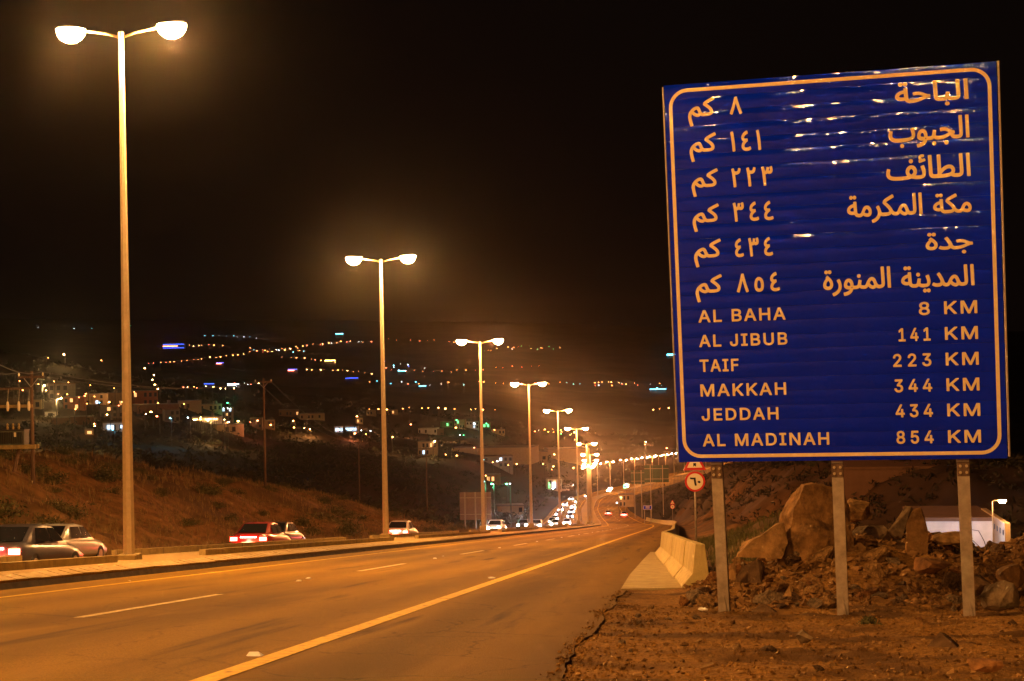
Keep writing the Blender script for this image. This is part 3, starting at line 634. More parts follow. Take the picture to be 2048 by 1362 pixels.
def fit_text(txt, u0, u1, v0, v1, m, parent, y=-0.0078, bold=0.006, arabic=False, spacing=1.0, name='lettering', step=0.00004):
    V, F = glyphs(txt, arabic, spacing); a = V.min(0); b = V.max(0)
    u0 += bold; u1 -= bold; v0 += bold; v1 -= bold
    X = u0+(V[:, 0]-a[0])/(b[0]-a[0])*(u1-u0); Z = v0+(V[:, 1]-a[1])/(b[1]-a[1])*(v1-v0); VV = []; FF = []; n = len(V); K = 12
    offs = [(0, 0)]+[(bold*math.cos(2*math.pi*k/K), bold*math.sin(2*math.pi*k/K)) for k in range(K)] if bold else [(0, 0)]
    for k, (dx, dz) in enumerate(offs):
        VV += [(x+dx, y-k*step*3-q_, z+dz) for x, z, q_ in zip(X, Z, V[:, 2])]; FF += [tuple(i+k*n for i in f) for f in F]
    return link(name, mesh(name, VV, FF, m), parent)
def suv(x, y):
    d = ray(x, y); nrm = ey; t = SO.dot(nrm)/d.dot(nrm); q = d*t-SO; return q.dot(ex), q.dot(ez)
def sign_text(txt, x0, x1, y0, y1, arabic=True, bold=0.0085, spacing=1.0):
    ym, xm = (y0+y1)/2, (x0+x1)/2
    fit_text(txt, suv(x0, ym)[0], suv(x1, ym)[0], suv(xm, y1)[1], suv(xm, y0)[1], m_cream, sign, bold=bold, arabic=arabic, spacing=spacing)
for (x0, x1, y0, y1) in ((1376, 1430, 195, 252), (1379, 1433, 266, 323), (1383, 1437, 338, 393), (1385, 1439, 408, 463), (1388, 1443, 478, 534), (1391, 1445, 549, 604)): sign_text('كم', x0, x1, y0, y1, bold=.0068)
for t_, x0, x1, y0, y1 in (('٨', 1459, 1484, 193, 229), ('١٤١', 1461, 1522, 261, 302), ('٢٢٣', 1463, 1546, 334, 373), ('٣٤٤', 1466, 1547, 403, 442), ('٤٣٤', 1470, 1546, 475, 513), ('٨٥٤', 1473, 1560, 545, 584)):
    sign_text(t_, x0, x1, y0, y1, arabic=False, bold=.0068, spacing=1.5)
for t_, x0, x1, y0, y1 in (('الباحة', 1790, 1937, 161, 213), ('الجبوب', 1777, 1939, 234, 294), ('الطائف', 1772, 1941, 308, 358), ('مكة', 1866, 1943, 386, 426), ('المكرمة', 1694, 1845, 388, 445),
                           ('جدة', 1851, 1946, 464, 508), ('المدينة', 1802, 1949, 530, 584), ('المنورة', 1646, 1782, 535, 591)): sign_text(t_, x0, x1, y0, y1, bold=.0068)
rows = [('AL BAHA', 0.300, 1.325, '8', 2.835, 1.672), ('AL JIBUB', 0.297, 1.335, '141', 2.600, 1.377), ('TAIF', 0.292, 0.755, '223', 2.530, 1.082), ('MAKKAH', 0.290, 1.300, '344', 2.535, 0.787), ('JEDDAH', 0.292, 1.200, '434', 2.540, 0.495), ('AL MADINAH', 0.294, 1.776, '854', 2.540, 0.188)]
for nm, a, b_, num, c_, v in rows:
    fit_text(nm, a, b_, v, v+0.148, m_cream, sign, bold=.0050, spacing=1.14)
    fit_text(num, c_, 2.957, v-0.003, v+0.150, m_cream, sign, bold=.0050, spacing=1.35)
    fit_text('KM', 3.115, 3.478, v, v+0.148, m_cream, sign, bold=.0050, spacing=1.14)
for i, ((fx, fy), (tx, ty), Yf) in enumerate((((1450, 1219), (1438, 925), 18.45), ((1686, 1209), (1676, 925), 18.25), ((1939, 1226), (1925, 925), 17.95))):
    f = at(fx, fy, Yf); f.z = min(f.z, gz(f.x, f.y)+0.02); q = at(tx, ty, Yf+0.02)
    lf = SMI @ f; lt = SMI @ q; lf.y = max(lf.y, 0.12) if False else lf.y
    lt.y = 0.145; lf.y = 0.145 + (lf.y-0.145)*0.0
    # keep the foot on the ground along the panel's own plane, leaning with it
    g = SM @ lf; s_ = (gz(g.x, g.y)-0.25)
    up = (lt-lf).normalized(); dz = (SM.to_3x3() @ up).z; lf2 = lf+up*((s_-g.z)/dz)
    top = lf+up*((SH*0.96-lf.z)/up.z)
    ax = Vector((1, 0, 0)); hw = 0.066; V = []; F = []
    prof = [(-hw, -0.07), (hw, -0.07), (hw, -0.062), (0.004, -0.062), (0.004, 0.062), (hw, 0.062), (hw, 0.07), (-hw, 0.07), (-hw, 0.062), (-0.004, 0.062), (-0.004, -0.062), (-hw, -0.062)]
    for e in (lf2, top): V += [(e.x+a, e.y+b_, e.z) for a, b_ in prof]
    n = len(prof); F = [tuple(range(n))[::-1], tuple(range(n, 2*n))]+[(k, (k+1)%n, (k+1)%n+n, k+n) for k in range(n)]
    post = link('post', mesh('post', V, F, m_steel), sign)
    zc = -0.13; xc = lf.x+up.x*((zc-lf.z)/up.z)
    pl = MB().box(xc-.068, xc+.068, 0.064, 0.0745, -0.21, -0.045).build('splice_plate', m_wood, post); bevel(pl, .003, 1)
    for bx_ in (-.035, .035):
        for bz_ in (-0.165, -0.09):
            MB().tube([(xc+bx_, 0.064, bz_), (xc+bx_, 0.045, bz_)], 0.017, 6).build('bolt', m_pole, post)
    xb = lf.x
    MB().add([(xb+.012, 0.074, lf.z-.1), (xb+.055, 0.03, lf.z-.1), (xb+.012, 0.074, lf.z+0.22)], [(0, 1, 2)]).add([(xb+.013, 0.0745, lf.z-.1), (xb+.056, 0.0305, lf.z-.1), (xb+.013, 0.0745, lf.z+0.22)], [(2, 1, 0)]).build('stiffener', m_steel, post)

# ------------------------------------------------------------------ small signs
def disc(mb, cx_, cz_, r, y, n=28, r0=None):
    if r0: V = [(cx_+r*math.cos(2*math.pi*k/n), y, cz_+r*math.sin(2*math.pi*k/n)) for k in range(n)]+[(cx_+r0*math.cos(2*math.pi*k/n), y, cz_+r0*math.sin(2*math.pi*k/n)) for k in range(n)]; return mb.add(V, [(k, (k+1)%n, (k+1)%n+n, k+n) for k in range(n)])
    return mb.add([(cx_+r*math.cos(2*math.pi*k/n), y, cz_+r*math.sin(2*math.pi*k/n)) for k in range(n)], [tuple(range(n))])
def warning_post(px, pyc, Y, r, hpost, label, text=True):
    c = at(px, pyc, Y); zb = Tz(c.x, c.y)-0.3; t = empty('speed_limit_sign', (c.x, c.y, zb), -math.atan((px-1024)/FPX)*0.0+R(4), label, 'traffic sign'); h = c.z-zb
    MB().tube([(0, 0.05, 0), (0, 0.05, h+r*2.4)], 0.035, 10).build('post', m_steel, t, smooth=True)
    d = MB(); d.tube([(0, 0.02, h), (0, 0.0, h)], r, 30); d.build('disc', m_wface, t)
    disc(MB(), 0, h, r*1.0, -0.006, 36, r*0.80).build('red_ring', m_red, t)
    z0 = h+r*1.12; a = r*1.12
    tri = [(-a, z0), (a, z0), (a*0.93, z0+0.14*a), (0.08*a, z0+1.78*a), (-0.08*a, z0+1.78*a), (-a*0.93, z0+0.14*a)]
    MB().prism(tri, 0.0, 0.02).build('triangle_plate', m_wface, t)
    ins = [(-a*0.68, z0+0.22*a), (a*0.68, z0+0.22*a), (a*0.66, z0+0.26*a), (0.03*a, z0+1.42*a), (-0.03*a, z0+1.42*a), (-a*0.66, z0+0.26*a)]
    V = [(x, -0.006, z) for x, z in tri]+[(x, -0.006, z) for x, z in ins]; MB().add(V, [(k, (k+1)%6, (k+1)%6+6, k+6) for k in range(6)]).build('red_border', m_red, t)
    MB().prism([(-.12*a, z0+.3*a), (-.02*a, z0+.4*a), (.12*a, z0+.3*a), (.12*a, z0+.62*a), (-.12*a, z0+.62*a)], -0.012, -0.008).build('symbol', m_black, t)
    if text: fit_text('٦٠', -r*0.5, r*0.55, h-r*0.42, h+r*0.42, m_black, t, y=-0.012, bold=r*0.045, spacing=1.0)
    return t
warning_post(1390, 963, 50, 0.335, 2.0, 'round red-edged speed limit sign with a warning triangle above it')
warning_post(1345, 1013.5, 290, 0.42, 2.0, 'small distant speed limit sign and triangle at the foot of the cutting')
p = at(1295, 1015, 285); t = empty('direction_sign', (p.x, p.y, Tz(p.x, p.y)), 0, 'small distant blue direction sign by the bend', 'road sign'); h = p.z-Tz(p.x, p.y)
MB().box(-.85, .85, 0, .04, h-.4, h+.4).build('panel', m_blue, t); V, F = ring(-.8, .8, h-.36, h+.36, .08, .05, -.006, m_cream); link('border', mesh('border', V, F, m_wface), t)
for zz in (.12, -.1): MB().box(-.35, .4, -.008, -.004, h+zz-.03, h+zz+.05).build('lettering', m_wface, t)
for sx in (-.6, .6): MB().tube([(sx, .08, -.3), (sx, .08, h+.3)], .05, 8).build('post', m_steel, t)
def board(px0, py0, px1, py1, Y, label, m, panels, cat='billboard', legs=2, leglen=None):
    a = at(px0, py1, Y); b = at(px1, py0, Y); W = b.x-a.x; H = b.z-a.z; zb = Tz((a.x+b.x)/2, Y); t = empty('sign_board', (a.x, Y, zb), 0, label, cat); h = a.z-zb
    for i in range(panels): MB().box(W*i/panels+.015, W*(i+1)/panels-.015, 0, .05, h, h+H).build('panel', m, t)
    for i in range(legs):
        x = W*(i+.5)/legs; MB().box(x-.09, x+.09, -.22, -.04, -1.0, h+H).build('post', m_steel, t)
    for zz in (.2, .8): MB().box(0, W, -.035, -.003, h+H*zz-.05, h+H*zz+.05).build('rail', m_steel, t)
m_back = mat('bare aluminium board back', (0.24, 0.17, 0.13), 0.7, var=0.1, vscale=2)
m_green = mat('dull green board', (0.05, 0.085, 0.06), 0.7, var=0.15, vscale=1)
board(920, 984, 982, 1040, 205, 'back of a tall board made of four upright panels beyond the far carriageway', m_back, 4, legs=3)
board(1262, 940, 1289, 968, 372, 'smaller dark green board at the left of a bigger one', m_green, 2)
board(1289, 930, 1337, 965, 360, 'large dark green board above the road bend', m_green, 3)

# ------------------------------------------------------------------ utility poles, transformer, wires
def P2(px, py, Y): return at(px, py, Y)
def upole(px, ytop, Y, label, arm=1.6, group='timber utility poles'):
    top = at(px, ytop, Y); zb = Tz(top.x, Y)-0.3; t = empty('utility_pole', (top.x, Y, zb), 0, label, 'utility pole', group); H = top.z-zb
    MB().tube([(0, 0, 0), (0, 0, H)], [0.13, 0.09], 10).build('pole', m_wood, t, smooth=True)
    MB().box(-arm/2, arm/2, -.14, -.06, H-.42, H-.30).build('crossarm', m_wood, t)
    for s in (-1, 1):
        MB().tube([(s*arm*.3, -.1, H-.36), (0, -.1, H-.95)], .022, 6).build('brace', m_steel, t)
        MB().tube([(s*arm*.46, -.1, H-.30), (s*arm*.46, -.1, H-.2), (s*arm*.46, -.1, H-.1)], [.03, .06, .035], 8).build('insulator', m_wface, t)
    return t, H, zb
YP = 85.0; tA, HA, zA = upole(63, 742, YP, 'timber pole with a braced crossarm carrying the transformer at the left')
def tl(px, py): p = at(px, py, YP); return p.x-tA.location.x, p.z-zA
trx = empty('transformer', (at(30, 890, YP).x, YP, at(30, 890, YP).z), 0, 'finned grey transformer standing on a pole platform', 'transformer')
MB().box(-.72, .72, -.35, .35, 0.02, .86).build('tank', mat('transformer paint', (0.10, 0.11, 0.085), 0.6), trx)
for k in range(13): MB().box(-.70+k*.112, -.685+k*.112, -.48, -.35, .1, .78).build('fin', m_dark, trx)
MB().box(-.76, .76, -.39, .39, .86, .92).build('lid', m_dark, trx)
MB().box(.16, .3, -.49, -.482, .5, .76).build('nameplate', m_wface, trx)
for k in (-.45, -.1, .25): MB().tube([(k, 0, .92), (k, 0, 1.02), (k, 0, 1.12), (k, 0, 1.22), (k, 0, 1.3)], [.05, .08, .045, .07, .02], 8).build('bushing', m_kerb, trx)
MB().box(-2.3, .28, -.3, -.18, tl(0, 898)[1], tl(0, 890)[1]).build('platform_beam', m_kerb, tA)
MB().box(-2.3, .28, .18, .3, tl(0, 898)[1], tl(0, 890)[1]).build('platform_beam', m_kerb, tA)
MB().box(-2.3, .1, -.2, -.1, tl(0, 816)[1], tl(0, 810)[1]).build('fuse_arm', m_kerb, tA)
MB().box(-2.3, .1, -.2, -.1, tl(0, 780)[1], tl(0, 776)[1]).build('conductor_arm', m_wood, tA)
for px in (8, 30, 50):
    x = tl(px, 0)[0]; z = tl(0, 813)[1]; MB().tube([(x, -.26, z-.28), (x, -.26, z-.1), (x, -.26, z+.1), (x, -.26, z+.28)], [.05, .09, .09, .05], 8).build('fuse_insulator', m_wface, tA)
    MB().tube([(x, -.26, z+.28), (x+.03, -.2, tl(0, 779)[1])], .012, 5).build('jumper_wire', m_steel, tA)
MB().tube([(-1.0, .4, tl(0, 897)[1]), tuple(Vector((tl(4, 1030)[0], .3, tl(4, 1035)[1])))], .12, 8).build('raking_strut', m_wood, tA)
MB().box(-.03, .05, -.16, -.13, tl(0, 983)[1], tl(0, 962)[1]).build('warning_plate', m_wface, tA)
poles = [(at(63, 744, YP))]
for px, yt, Y, lb, arm in ((527, 757, 150, 'timber utility pole with a crossarm behind the scrubby bank', 1.8), (717, 880, 262, 'thin utility pole standing in the dark dip beyond the bank', 1.6), (852, 893, 285, 'thin utility pole left of the tall board', 1.6)):
    upole(px, yt, Y, lb, arm); poles.append(at(px, yt+4, Y))
def wire(a, b, sag, label):
    pts = [a.lerp(b, i/16)-Vector((0, 0, sag*4*(i/16)*(1-i/16))) for i in range(17)]
    o = MB().tube(pts, 0.014, 5).build('power_line', m_dark); tag(o, label, 'wire', 'overhead wires')
L0 = at(-60, 712, 60)
for k, dx in enumerate((-.7, .7)):
    v = Vector((dx, -.1, 0)); nm = ('lower', 'upper')[k]
    wire(L0+v, poles[0]+v, .35, '%s overhead wire coming in from the left to the transformer pole' % nm); wire(poles[0]+v, poles[1]+v, .9, '%s overhead wire between transformer pole and next pole' % nm)
    wire(poles[1]+v, poles[2]+v, 1.5, '%s overhead wire going down to the dark dip' % nm); wire(poles[2]+v, poles[3]+v, .3, '%s overhead wire between the two thin poles' % nm)

# ------------------------------------------------------------------ plants
def bush_mesh(name, n, sx, sz, seed, leaf, stems=10, m=None):
    r = np.random.RandomState(seed); V = []; F = []
    cl = r.normal(size=(9, 3)); cl /= np.linalg.norm(cl, axis=1)[:, None]; cl *= r.uniform(.2, .75, (9, 1))
    for i in range(n):
        c = cl[r.randint(9)]; p = c+r.normal(size=3)*0.22; p[2] = abs(p[2]); p = p*(sx, sx, sz); a = r.normal(size=3); a /= np.linalg.norm(a); b = np.cross(a, r.normal(size=3)); b /= np.linalg.norm(b)
        l = leaf*r.uniform(.6, 1.4); k = len(V); V += [tuple(p-a*l), tuple(p+b*l*.35), tuple(p+a*l), tuple(p-b*l*.35)]; F.append((k, k+1, k+2, k+3))
    for i in range(stems):
        a = r.normal(size=3)*(sx*.5, sx*.5, 0); h = sz*r.uniform(.5, 1.0); k = len(V); e = 0.02*sx+0.006
        V += [(-e, 0, 0), (e, 0, 0), (a[0]+e*.3, a[1], h), (a[0]-e*.3, a[1], h)]; F.append((k, k+1, k+2, k+3))
    return mesh(name, V, F, m or m_leaf)
bushes = [bush_mesh('shrub', 900, 1.0, .8, s, .07) for s in (1, 2, 3, 4)]
n = 0
while n < 120:
    Y = random.uniform(58, 215); X = random.uniform(-52, -27.5)
    pxx = 1024+FPX*((X*RT0.x+Y*RT0.y)/(X*FW.x+Y*FW.y))
    if pxx < -40: continue
    o = link('shrub', random.choice(bushes), None, (X, Y, Tz(X, Y)-.05)); s = random.uniform(.4, 1.0)+1.3*random.random()**3; o.scale = (s, s, s*random.uniform(.6, 1.0)); o.rotation_euler = (0, 0, random.uniform(0, 6))
    tag(o, '%s scrubby bush %s, %s' % ('tiny' if s < .6 else 'small' if s < .9 else 'broad' if s < 1.4 else 'big spreading', 'low on the bank' if X > -34 else 'halfway up the bank' if X > -43 else 'on the bank crest',
        'by the transformer pole' if pxx < 130 else 'left of the nearest lamp pole' if pxx < 250 else 'just right of the nearest lamp pole' if pxx < 400 else 'below the second utility pole' if pxx < 600 else 'left of the second lamp pole' if pxx < 765 else 'right of the second lamp pole'), 'shrub', 'scrub on the bank'); n += 1
for px, py, Y, s in ((95, 1045, 75, 1.5), (1150, 0, 0, 0)):
    if s: o = link('shrub', bushes[0], None, (at(px, py, Y).x, Y, Tz(at(px, py, Y).x, Y)-.1)); o.scale = (s, s, s*.75); tag(o, 'low rounded green bush at the foot of the transformer pole', 'shrub')
for k in range(22):
    Y = random.uniform(31, 60); X = random.uniform(0.6, 7); o = link('shrub', random.choice(bushes), None, (X, Y, Tz(X, Y)-.05)); s = random.uniform(.2, .55); o.scale = (s, s, s); tag(o, '%s green weed clump %s, %s' % ('small' if s < .35 else 'broad', 'just behind the rubble' if Y < 40 else 'farther behind the rubble' if Y < 50 else 'far behind the rubble', 'by the barrier' if X < 2.5 else 'behind the boulders' if X < 5 else 'toward the white wall'), 'shrub', 'weeds behind the barrier')
o = link('shrub', bush_mesh('shrub', 160, .12, .06, 9, .03, 4), None, (at(1605, 1190, 19).x, 19.0, gz(at(1605, 1190, 19).x, 19.0))); 
bpy.data.objects.remove(o)
o = link('weed', bush_mesh('weed', 160, .13, .09, 9, .03, 4), None, (2.0, 16.6, gz(2.0, 16.6))); tag(o, 'tiny green weed sprouting from the gravel', 'weed')
for k in range(26):
    Y = random.uniform(75, 250); X = random.uniform(2, 5+Y*.13); o = link('shrub', random.choice(bushes), None, (X, Y, Tz(X, Y)-.1)); s = random.uniform(.5, 1.5); o.scale = (s, s, s*.8)
    tag(o, '%s dark bush on the cutting %s, %s' % ('small' if s < .85 else 'mid-sized' if s < 1.2 else 'large', 'near its foot' if X < 7 else 'halfway up' if X < 16 else 'high up', 'behind the speed limit sign' if Y < 120 else 'beyond the speed limit sign' if Y < 180 else 'by the road bend'), 'shrub', 'scrub on the cutting')
def tufts(name, N, samp, h, label, m=m_dry):
    V = []; F = []
    for _ in range(N):
        x, y, z = samp(); hh = h*random.uniform(.4, 1.2)
        for b in range(5):
            a = random.uniform(0, 6.28); l = random.uniform(.1, .5)*hh; wd = hh*.035; ca, sa = math.cos(a), math.sin(a); k = len(V)
            V += [(x-sa*wd, y+ca*wd, z), (x+sa*wd, y-ca*wd, z), (x+ca*l, y+sa*l, z+hh)]; F.append((k, k+1, k+2))
    o = link(name, mesh(name, V, F, m)); return tag(o, label, kind='stuff')
def s_bank():
    while True:
        Y = random.uniform(45, 225); X = -26.5-24*random.random()**1.2
        if 1024+FPX*((X*RT0.x+Y*RT0.y)/(X*FW.x+Y*FW.y)) > -20: return X, Y, Tz(X, Y)
def s_right():
    Y = random.uniform(29, 75); X = random.uniform(.7, 9); return X, Y, Tz(X, Y)
tufts('dry_grass', 12000, s_bank, .5, 'dry grass on the bank'); tufts('grass', 5000, s_right, .28, 'rough grass behind the barrier', mat('verge grass', (0.10, 0.10, 0.03), .9, var=.4, vscale=2))
bank_rocks = 0
while bank_rocks < 60:
    X, Y, z = s_bank()
    mi = random.randrange(24); s_ = random.uniform(.15, .5); pxx = 1024+FPX*((X*RT0.x+Y*RT0.y)/(X*FW.x+Y*FW.y))
    rock(X, Y, s_, '%s %s rock %s, %s' % ('small' if s_ < .3 else 'large', ('brown', 'tan', 'dark', 'grey', 'rust-coloured')[mi % 5], 'low on the bank' if X > -33 else 'halfway up the bank' if X > -41 else 'high on the bank',
        'by the transformer pole' if pxx < 130 else 'behind the nearest lamp pole' if pxx < 350 else 'between the two nearest lamp poles' if pxx < 600 else 'around the second lamp pole'), 'rocks on the bank', z=z, lift=.1, mi=mi); bank_rocks += 1

def far_scrub(N):
    V = []; F = []
    for _ in range(N):
        while True:
            Y = 190*math.exp(random.random()*1.9); X = random.uniform(-.50, .30)*Y; u = X-float(np.interp(Y, PY, PX))
            if random.random() < .22: Y = random.uniform(80, 200); X = random.uniform(5, 6+Y*.22); u = X+14
            if abs(u) > 17: break
        z = Tz(X, Y); r_ = random.uniform(.5, 1.6)*(1+Y/900)*(1 if Y > 200 else .45)
        for k_ in range(9):
            p = Vector((X+random.gauss(0, .5)*r_, Y+random.gauss(0, .5)*r_, z+abs(random.gauss(0, .4))*r_)); q = len(V); a = Vector((random.gauss(0, 1), random.gauss(0, 1), random.gauss(0, 1))).normalized()*.4*r_; b = a.orthogonal().normalized()*.25*r_
            V += [tuple(p-a), tuple(p+b), tuple(p+a)]; F.append((q, q+1, q+2))
    o = link('scrub', mesh('scrub', V, F, mat('dark scrub', (.035, .032, .015), .9, var=.4, vscale=1))); return tag(o, 'dark scrub dotted over the valley slopes', kind='stuff')
far_scrub(6500)
# ------------------------------------------------------------------ cars on the carriageways, standing with their lamps lit
e_head = emit('headlamp glow', (0.95, 0.95, 1.0), 700.0); e_tail = emit('tail lamp glow', (1.0, 0.03, 0.02), 60.0); e_tail2 = emit('brake lamp glow', (1.0, 0.10, 0.08), 160.0)
paints = {k: mat(k+' car paint', c, .3, .5, coat=.6) for k, c in (('white', (.6, .6, .58)), ('silver', (.35, .35, .34)), ('dark', (.04, .04, .05)), ('maroon', (.16, .02, .02)))}
def make_car(paint):
    t = empty('car', (0, 0, 0))
    hw = .86
    secs = [  # y, half width, bottom, top
        (2.25, .70, .32, .58), (2.12, .80, .22, .68), (1.6, .86, .20, .80), (0.95, .87, .20, .88), (0, .87, .20, .90), (-1.3, .87, .20, .92), (-1.9, .85, .22, .93), (-2.2, .78, .26, .86), (-2.28, .70, .36, .72)]
    V = []; F = []; n = 8
    for y, w_, b_, t_ in secs:
        V += [(-w_*.9, y, b_), (w_*.9, y, b_), (w_, y, b_+.15), (w_, y, t_-.18), (w_*.86, y, t_-.02), (w_*.5, y, t_), (-w_*.5, y, t_), (-w_*.86, y, t_-.02), (-w_, y, t_-.18), (-w_, y, b_+.15)]
    n = 10
    for i in range(len(secs)-1):
        for k in range(n): F.append((i*n+k, i*n+(k+1)%n, (i+1)*n+(k+1)%n, (i+1)*n+k))
    F += [tuple(range(n))[::-1], tuple((len(secs)-1)*n+k for k in range(n))]
    body = link('body', mesh('body', V, F, paint, True), t)
    st_ = [(.95, .76, .86, .86), (.30, .60, 1.36, 1.36), (-.35, .60, 1.42, 1.42), (-1.0, .60, 1.37, 1.37), (-1.75, .74, .90, .90)]
    CV = []; CF = []
    for y, w_, z_, _ in st_: CV += [(-.80 if z_ > 1 else -w_, y, .84), (-w_, y, z_-.03), (-w_*.85, y, z_), (w_*.85, y, z_), (w_, y, z_-.03), (.80 if z_ > 1 else w_, y, .84)]
    for i in range(4):
        for k in range(5): CF.append((i*6+k, i*6+k+1, i*6+6+k+1, i*6+6+k))
    link('roof', mesh('roof', CV, CF, paint, True), t)
    link('windscreen', mesh('windscreen', [(-.64, .905, .93), (.64, .905, .93), (.52, .36, 1.325), (-.52, .36, 1.325)], [(0, 1, 2, 3)], m_glass), t)
    link('rear_window', mesh('rear_window', [(-.62, -1.72, .96), (.62, -1.72, .96), (.52, -1.08, 1.345), (-.52, -1.08, 1.345)], [(3, 2, 1, 0)], m_glass), t)
    for s in (-1, 1):
        for a0, a1, b0, b1 in ((.62, -.18, .27, -.18), (-.26, -1.25, -.26, -.98)): link('side_window', mesh('side_window', [(s*.808, a0, .93), (s*.808, a1, .93), (s*.635, b1, 1.31), (s*.635, b0, 1.31)], [(0, 1, 2, 3)], m_glass), t)
    for s in (-1, 1):
        for y in (1.35, -1.38):
            wb = MB().tube([(s*.66, y, .31), (s*.87, y, .31)], .31, 18).build('wheel', m_tyre, t); MB().tube([(s*.872, y, .31), (s*.882, y, .31)], .18, 12).build('rim', m_steel, wb)
    MB().box(-.3, .3, -2.30, -2.283, .45, .56).build('number_plate', m_wface, t)
    return t
def car(paint, X, Y, going, label, dz=-.29, heads=True, power=2500, rz=0):
    t = make_car(paints[paint]); t.location = (X, Y, float(mz(Y))+dz); sl = -math.atan(.1) if Y < 260 else -.05
    t.rotation_euler = Euler((sl if going else -sl, 0, (0 if going else math.pi)+rz)); tag(t, label, 'car', 'cars on the road')
    if heads:
        for s in (-1, 1): MB().tube([(s*.58, 2.14, .60), (s*.58, 2.262, .60)], [.13, .11], 12).build('headlight', e_head, t)
        l = bpy.data.lights.new('headlamp_beam', 'SPOT'); l.energy = power*.15; l.color = (.9, .93, 1); l.spot_size = R(75); l.spot_blend = .8; l.shadow_soft_size = .12
        o = bpy.data.objects.new('headlamp_beam', l); COL.objects.link(o); o.parent = t; o.location = (0, 2.34, .62); o.rotation_euler = (R(86), 0, 0)
    else:
        for s in (-1, 1):
            bx = MB().box(min(s*.5, s*.8), max(s*.5, s*.8), -2.31, -2.235, .60, .76).build('tail_light', e_tail, t)
        MB().box(-.35, .35, -2.31, -2.285, .74, .78).build('brake_light', e_tail2, t)
        l = bpy.data.lights.new('tail_glow', 'POINT'); l.energy = 260; l.color = (1, .05, .03); l.shadow_soft_size = .15
        o = bpy.data.objects.new('tail_glow', l); COL.objects.link(o); o.parent = t; o.location = (0, -2.5, .65)
    return t
def onu(Y, u): return float(mx(Y))+u
car('dark', onu(41, -5), 41, True, 'dark car with glowing red tail lights, close to the nearest lamp pole', heads=False)
car('silver', onu(52, -8.6), 52, True, 'silver car with red tail lights in the outer lane behind the planter wall', heads=False)
car('dark', onu(81, -8.4), 81, True, 'second dark car with red tail lights, just past the second lamp pole', heads=False)
car('maroon', onu(66, -5.2), 66, True, 'maroon car with red tail lights, beside the second lamp pole', heads=False)
car('silver', onu(99, -5), 99, True, 'silver car with red tail lights, between the second and third lamp poles', heads=False)
car('white', onu(150, -5), 150, False, 'white car coming with headlights on, in front of the tall board', power=9000)
car('silver', onu(196, -5), 196, False, 'silver car coming with dazzling headlights, between the fourth and fifth poles', power=16000)
car('dark', onu(216, -8.6), 216, False, 'dark car coming in the outer lane with bright headlights', power=16000)
car('white', onu(236, -5), 236, False, 'white car coming close behind with bright headlights', power=9000)
car('white', onu(300, -5), 300, False, 'white car whose dazzling headlights come round the bend', power=30000, rz=.06)
car('dark', onu(322, -8.5), 322, False, 'dark car with headlights on at the start of the bend', power=12000, rz=.06)
for i, Y in enumerate(range(360, 780, 26)):
    car(('silver', 'dark', 'white')[i % 3], onu(Y, -5 if i % 2 else -8.5), Y, False, '%s car, lights on, in the %s lane %s' % (('silver', 'dark', 'white')[i % 3], 'inner' if i % 2 else 'outer', 'entering the far bend' if Y < 450 else 'on the near half of the far curve' if Y < 560 else 'on the far half of the far curve' if Y < 680 else 'farthest round the curve'), power=3000 if i % 3 == 0 else 10, rz=-math.atan(float(mx(Y+5)-mx(Y-5))/10))
car('dark', onu(400, 5), 400, True, 'distant car with red tail lights past the end of the straight', dz=0.02, heads=False, rz=.06)
car('silver', onu(380, 8.6), 380, True, 'second distant car with red tail lights in the outer lane', dz=0.02, heads=False, rz=.06)

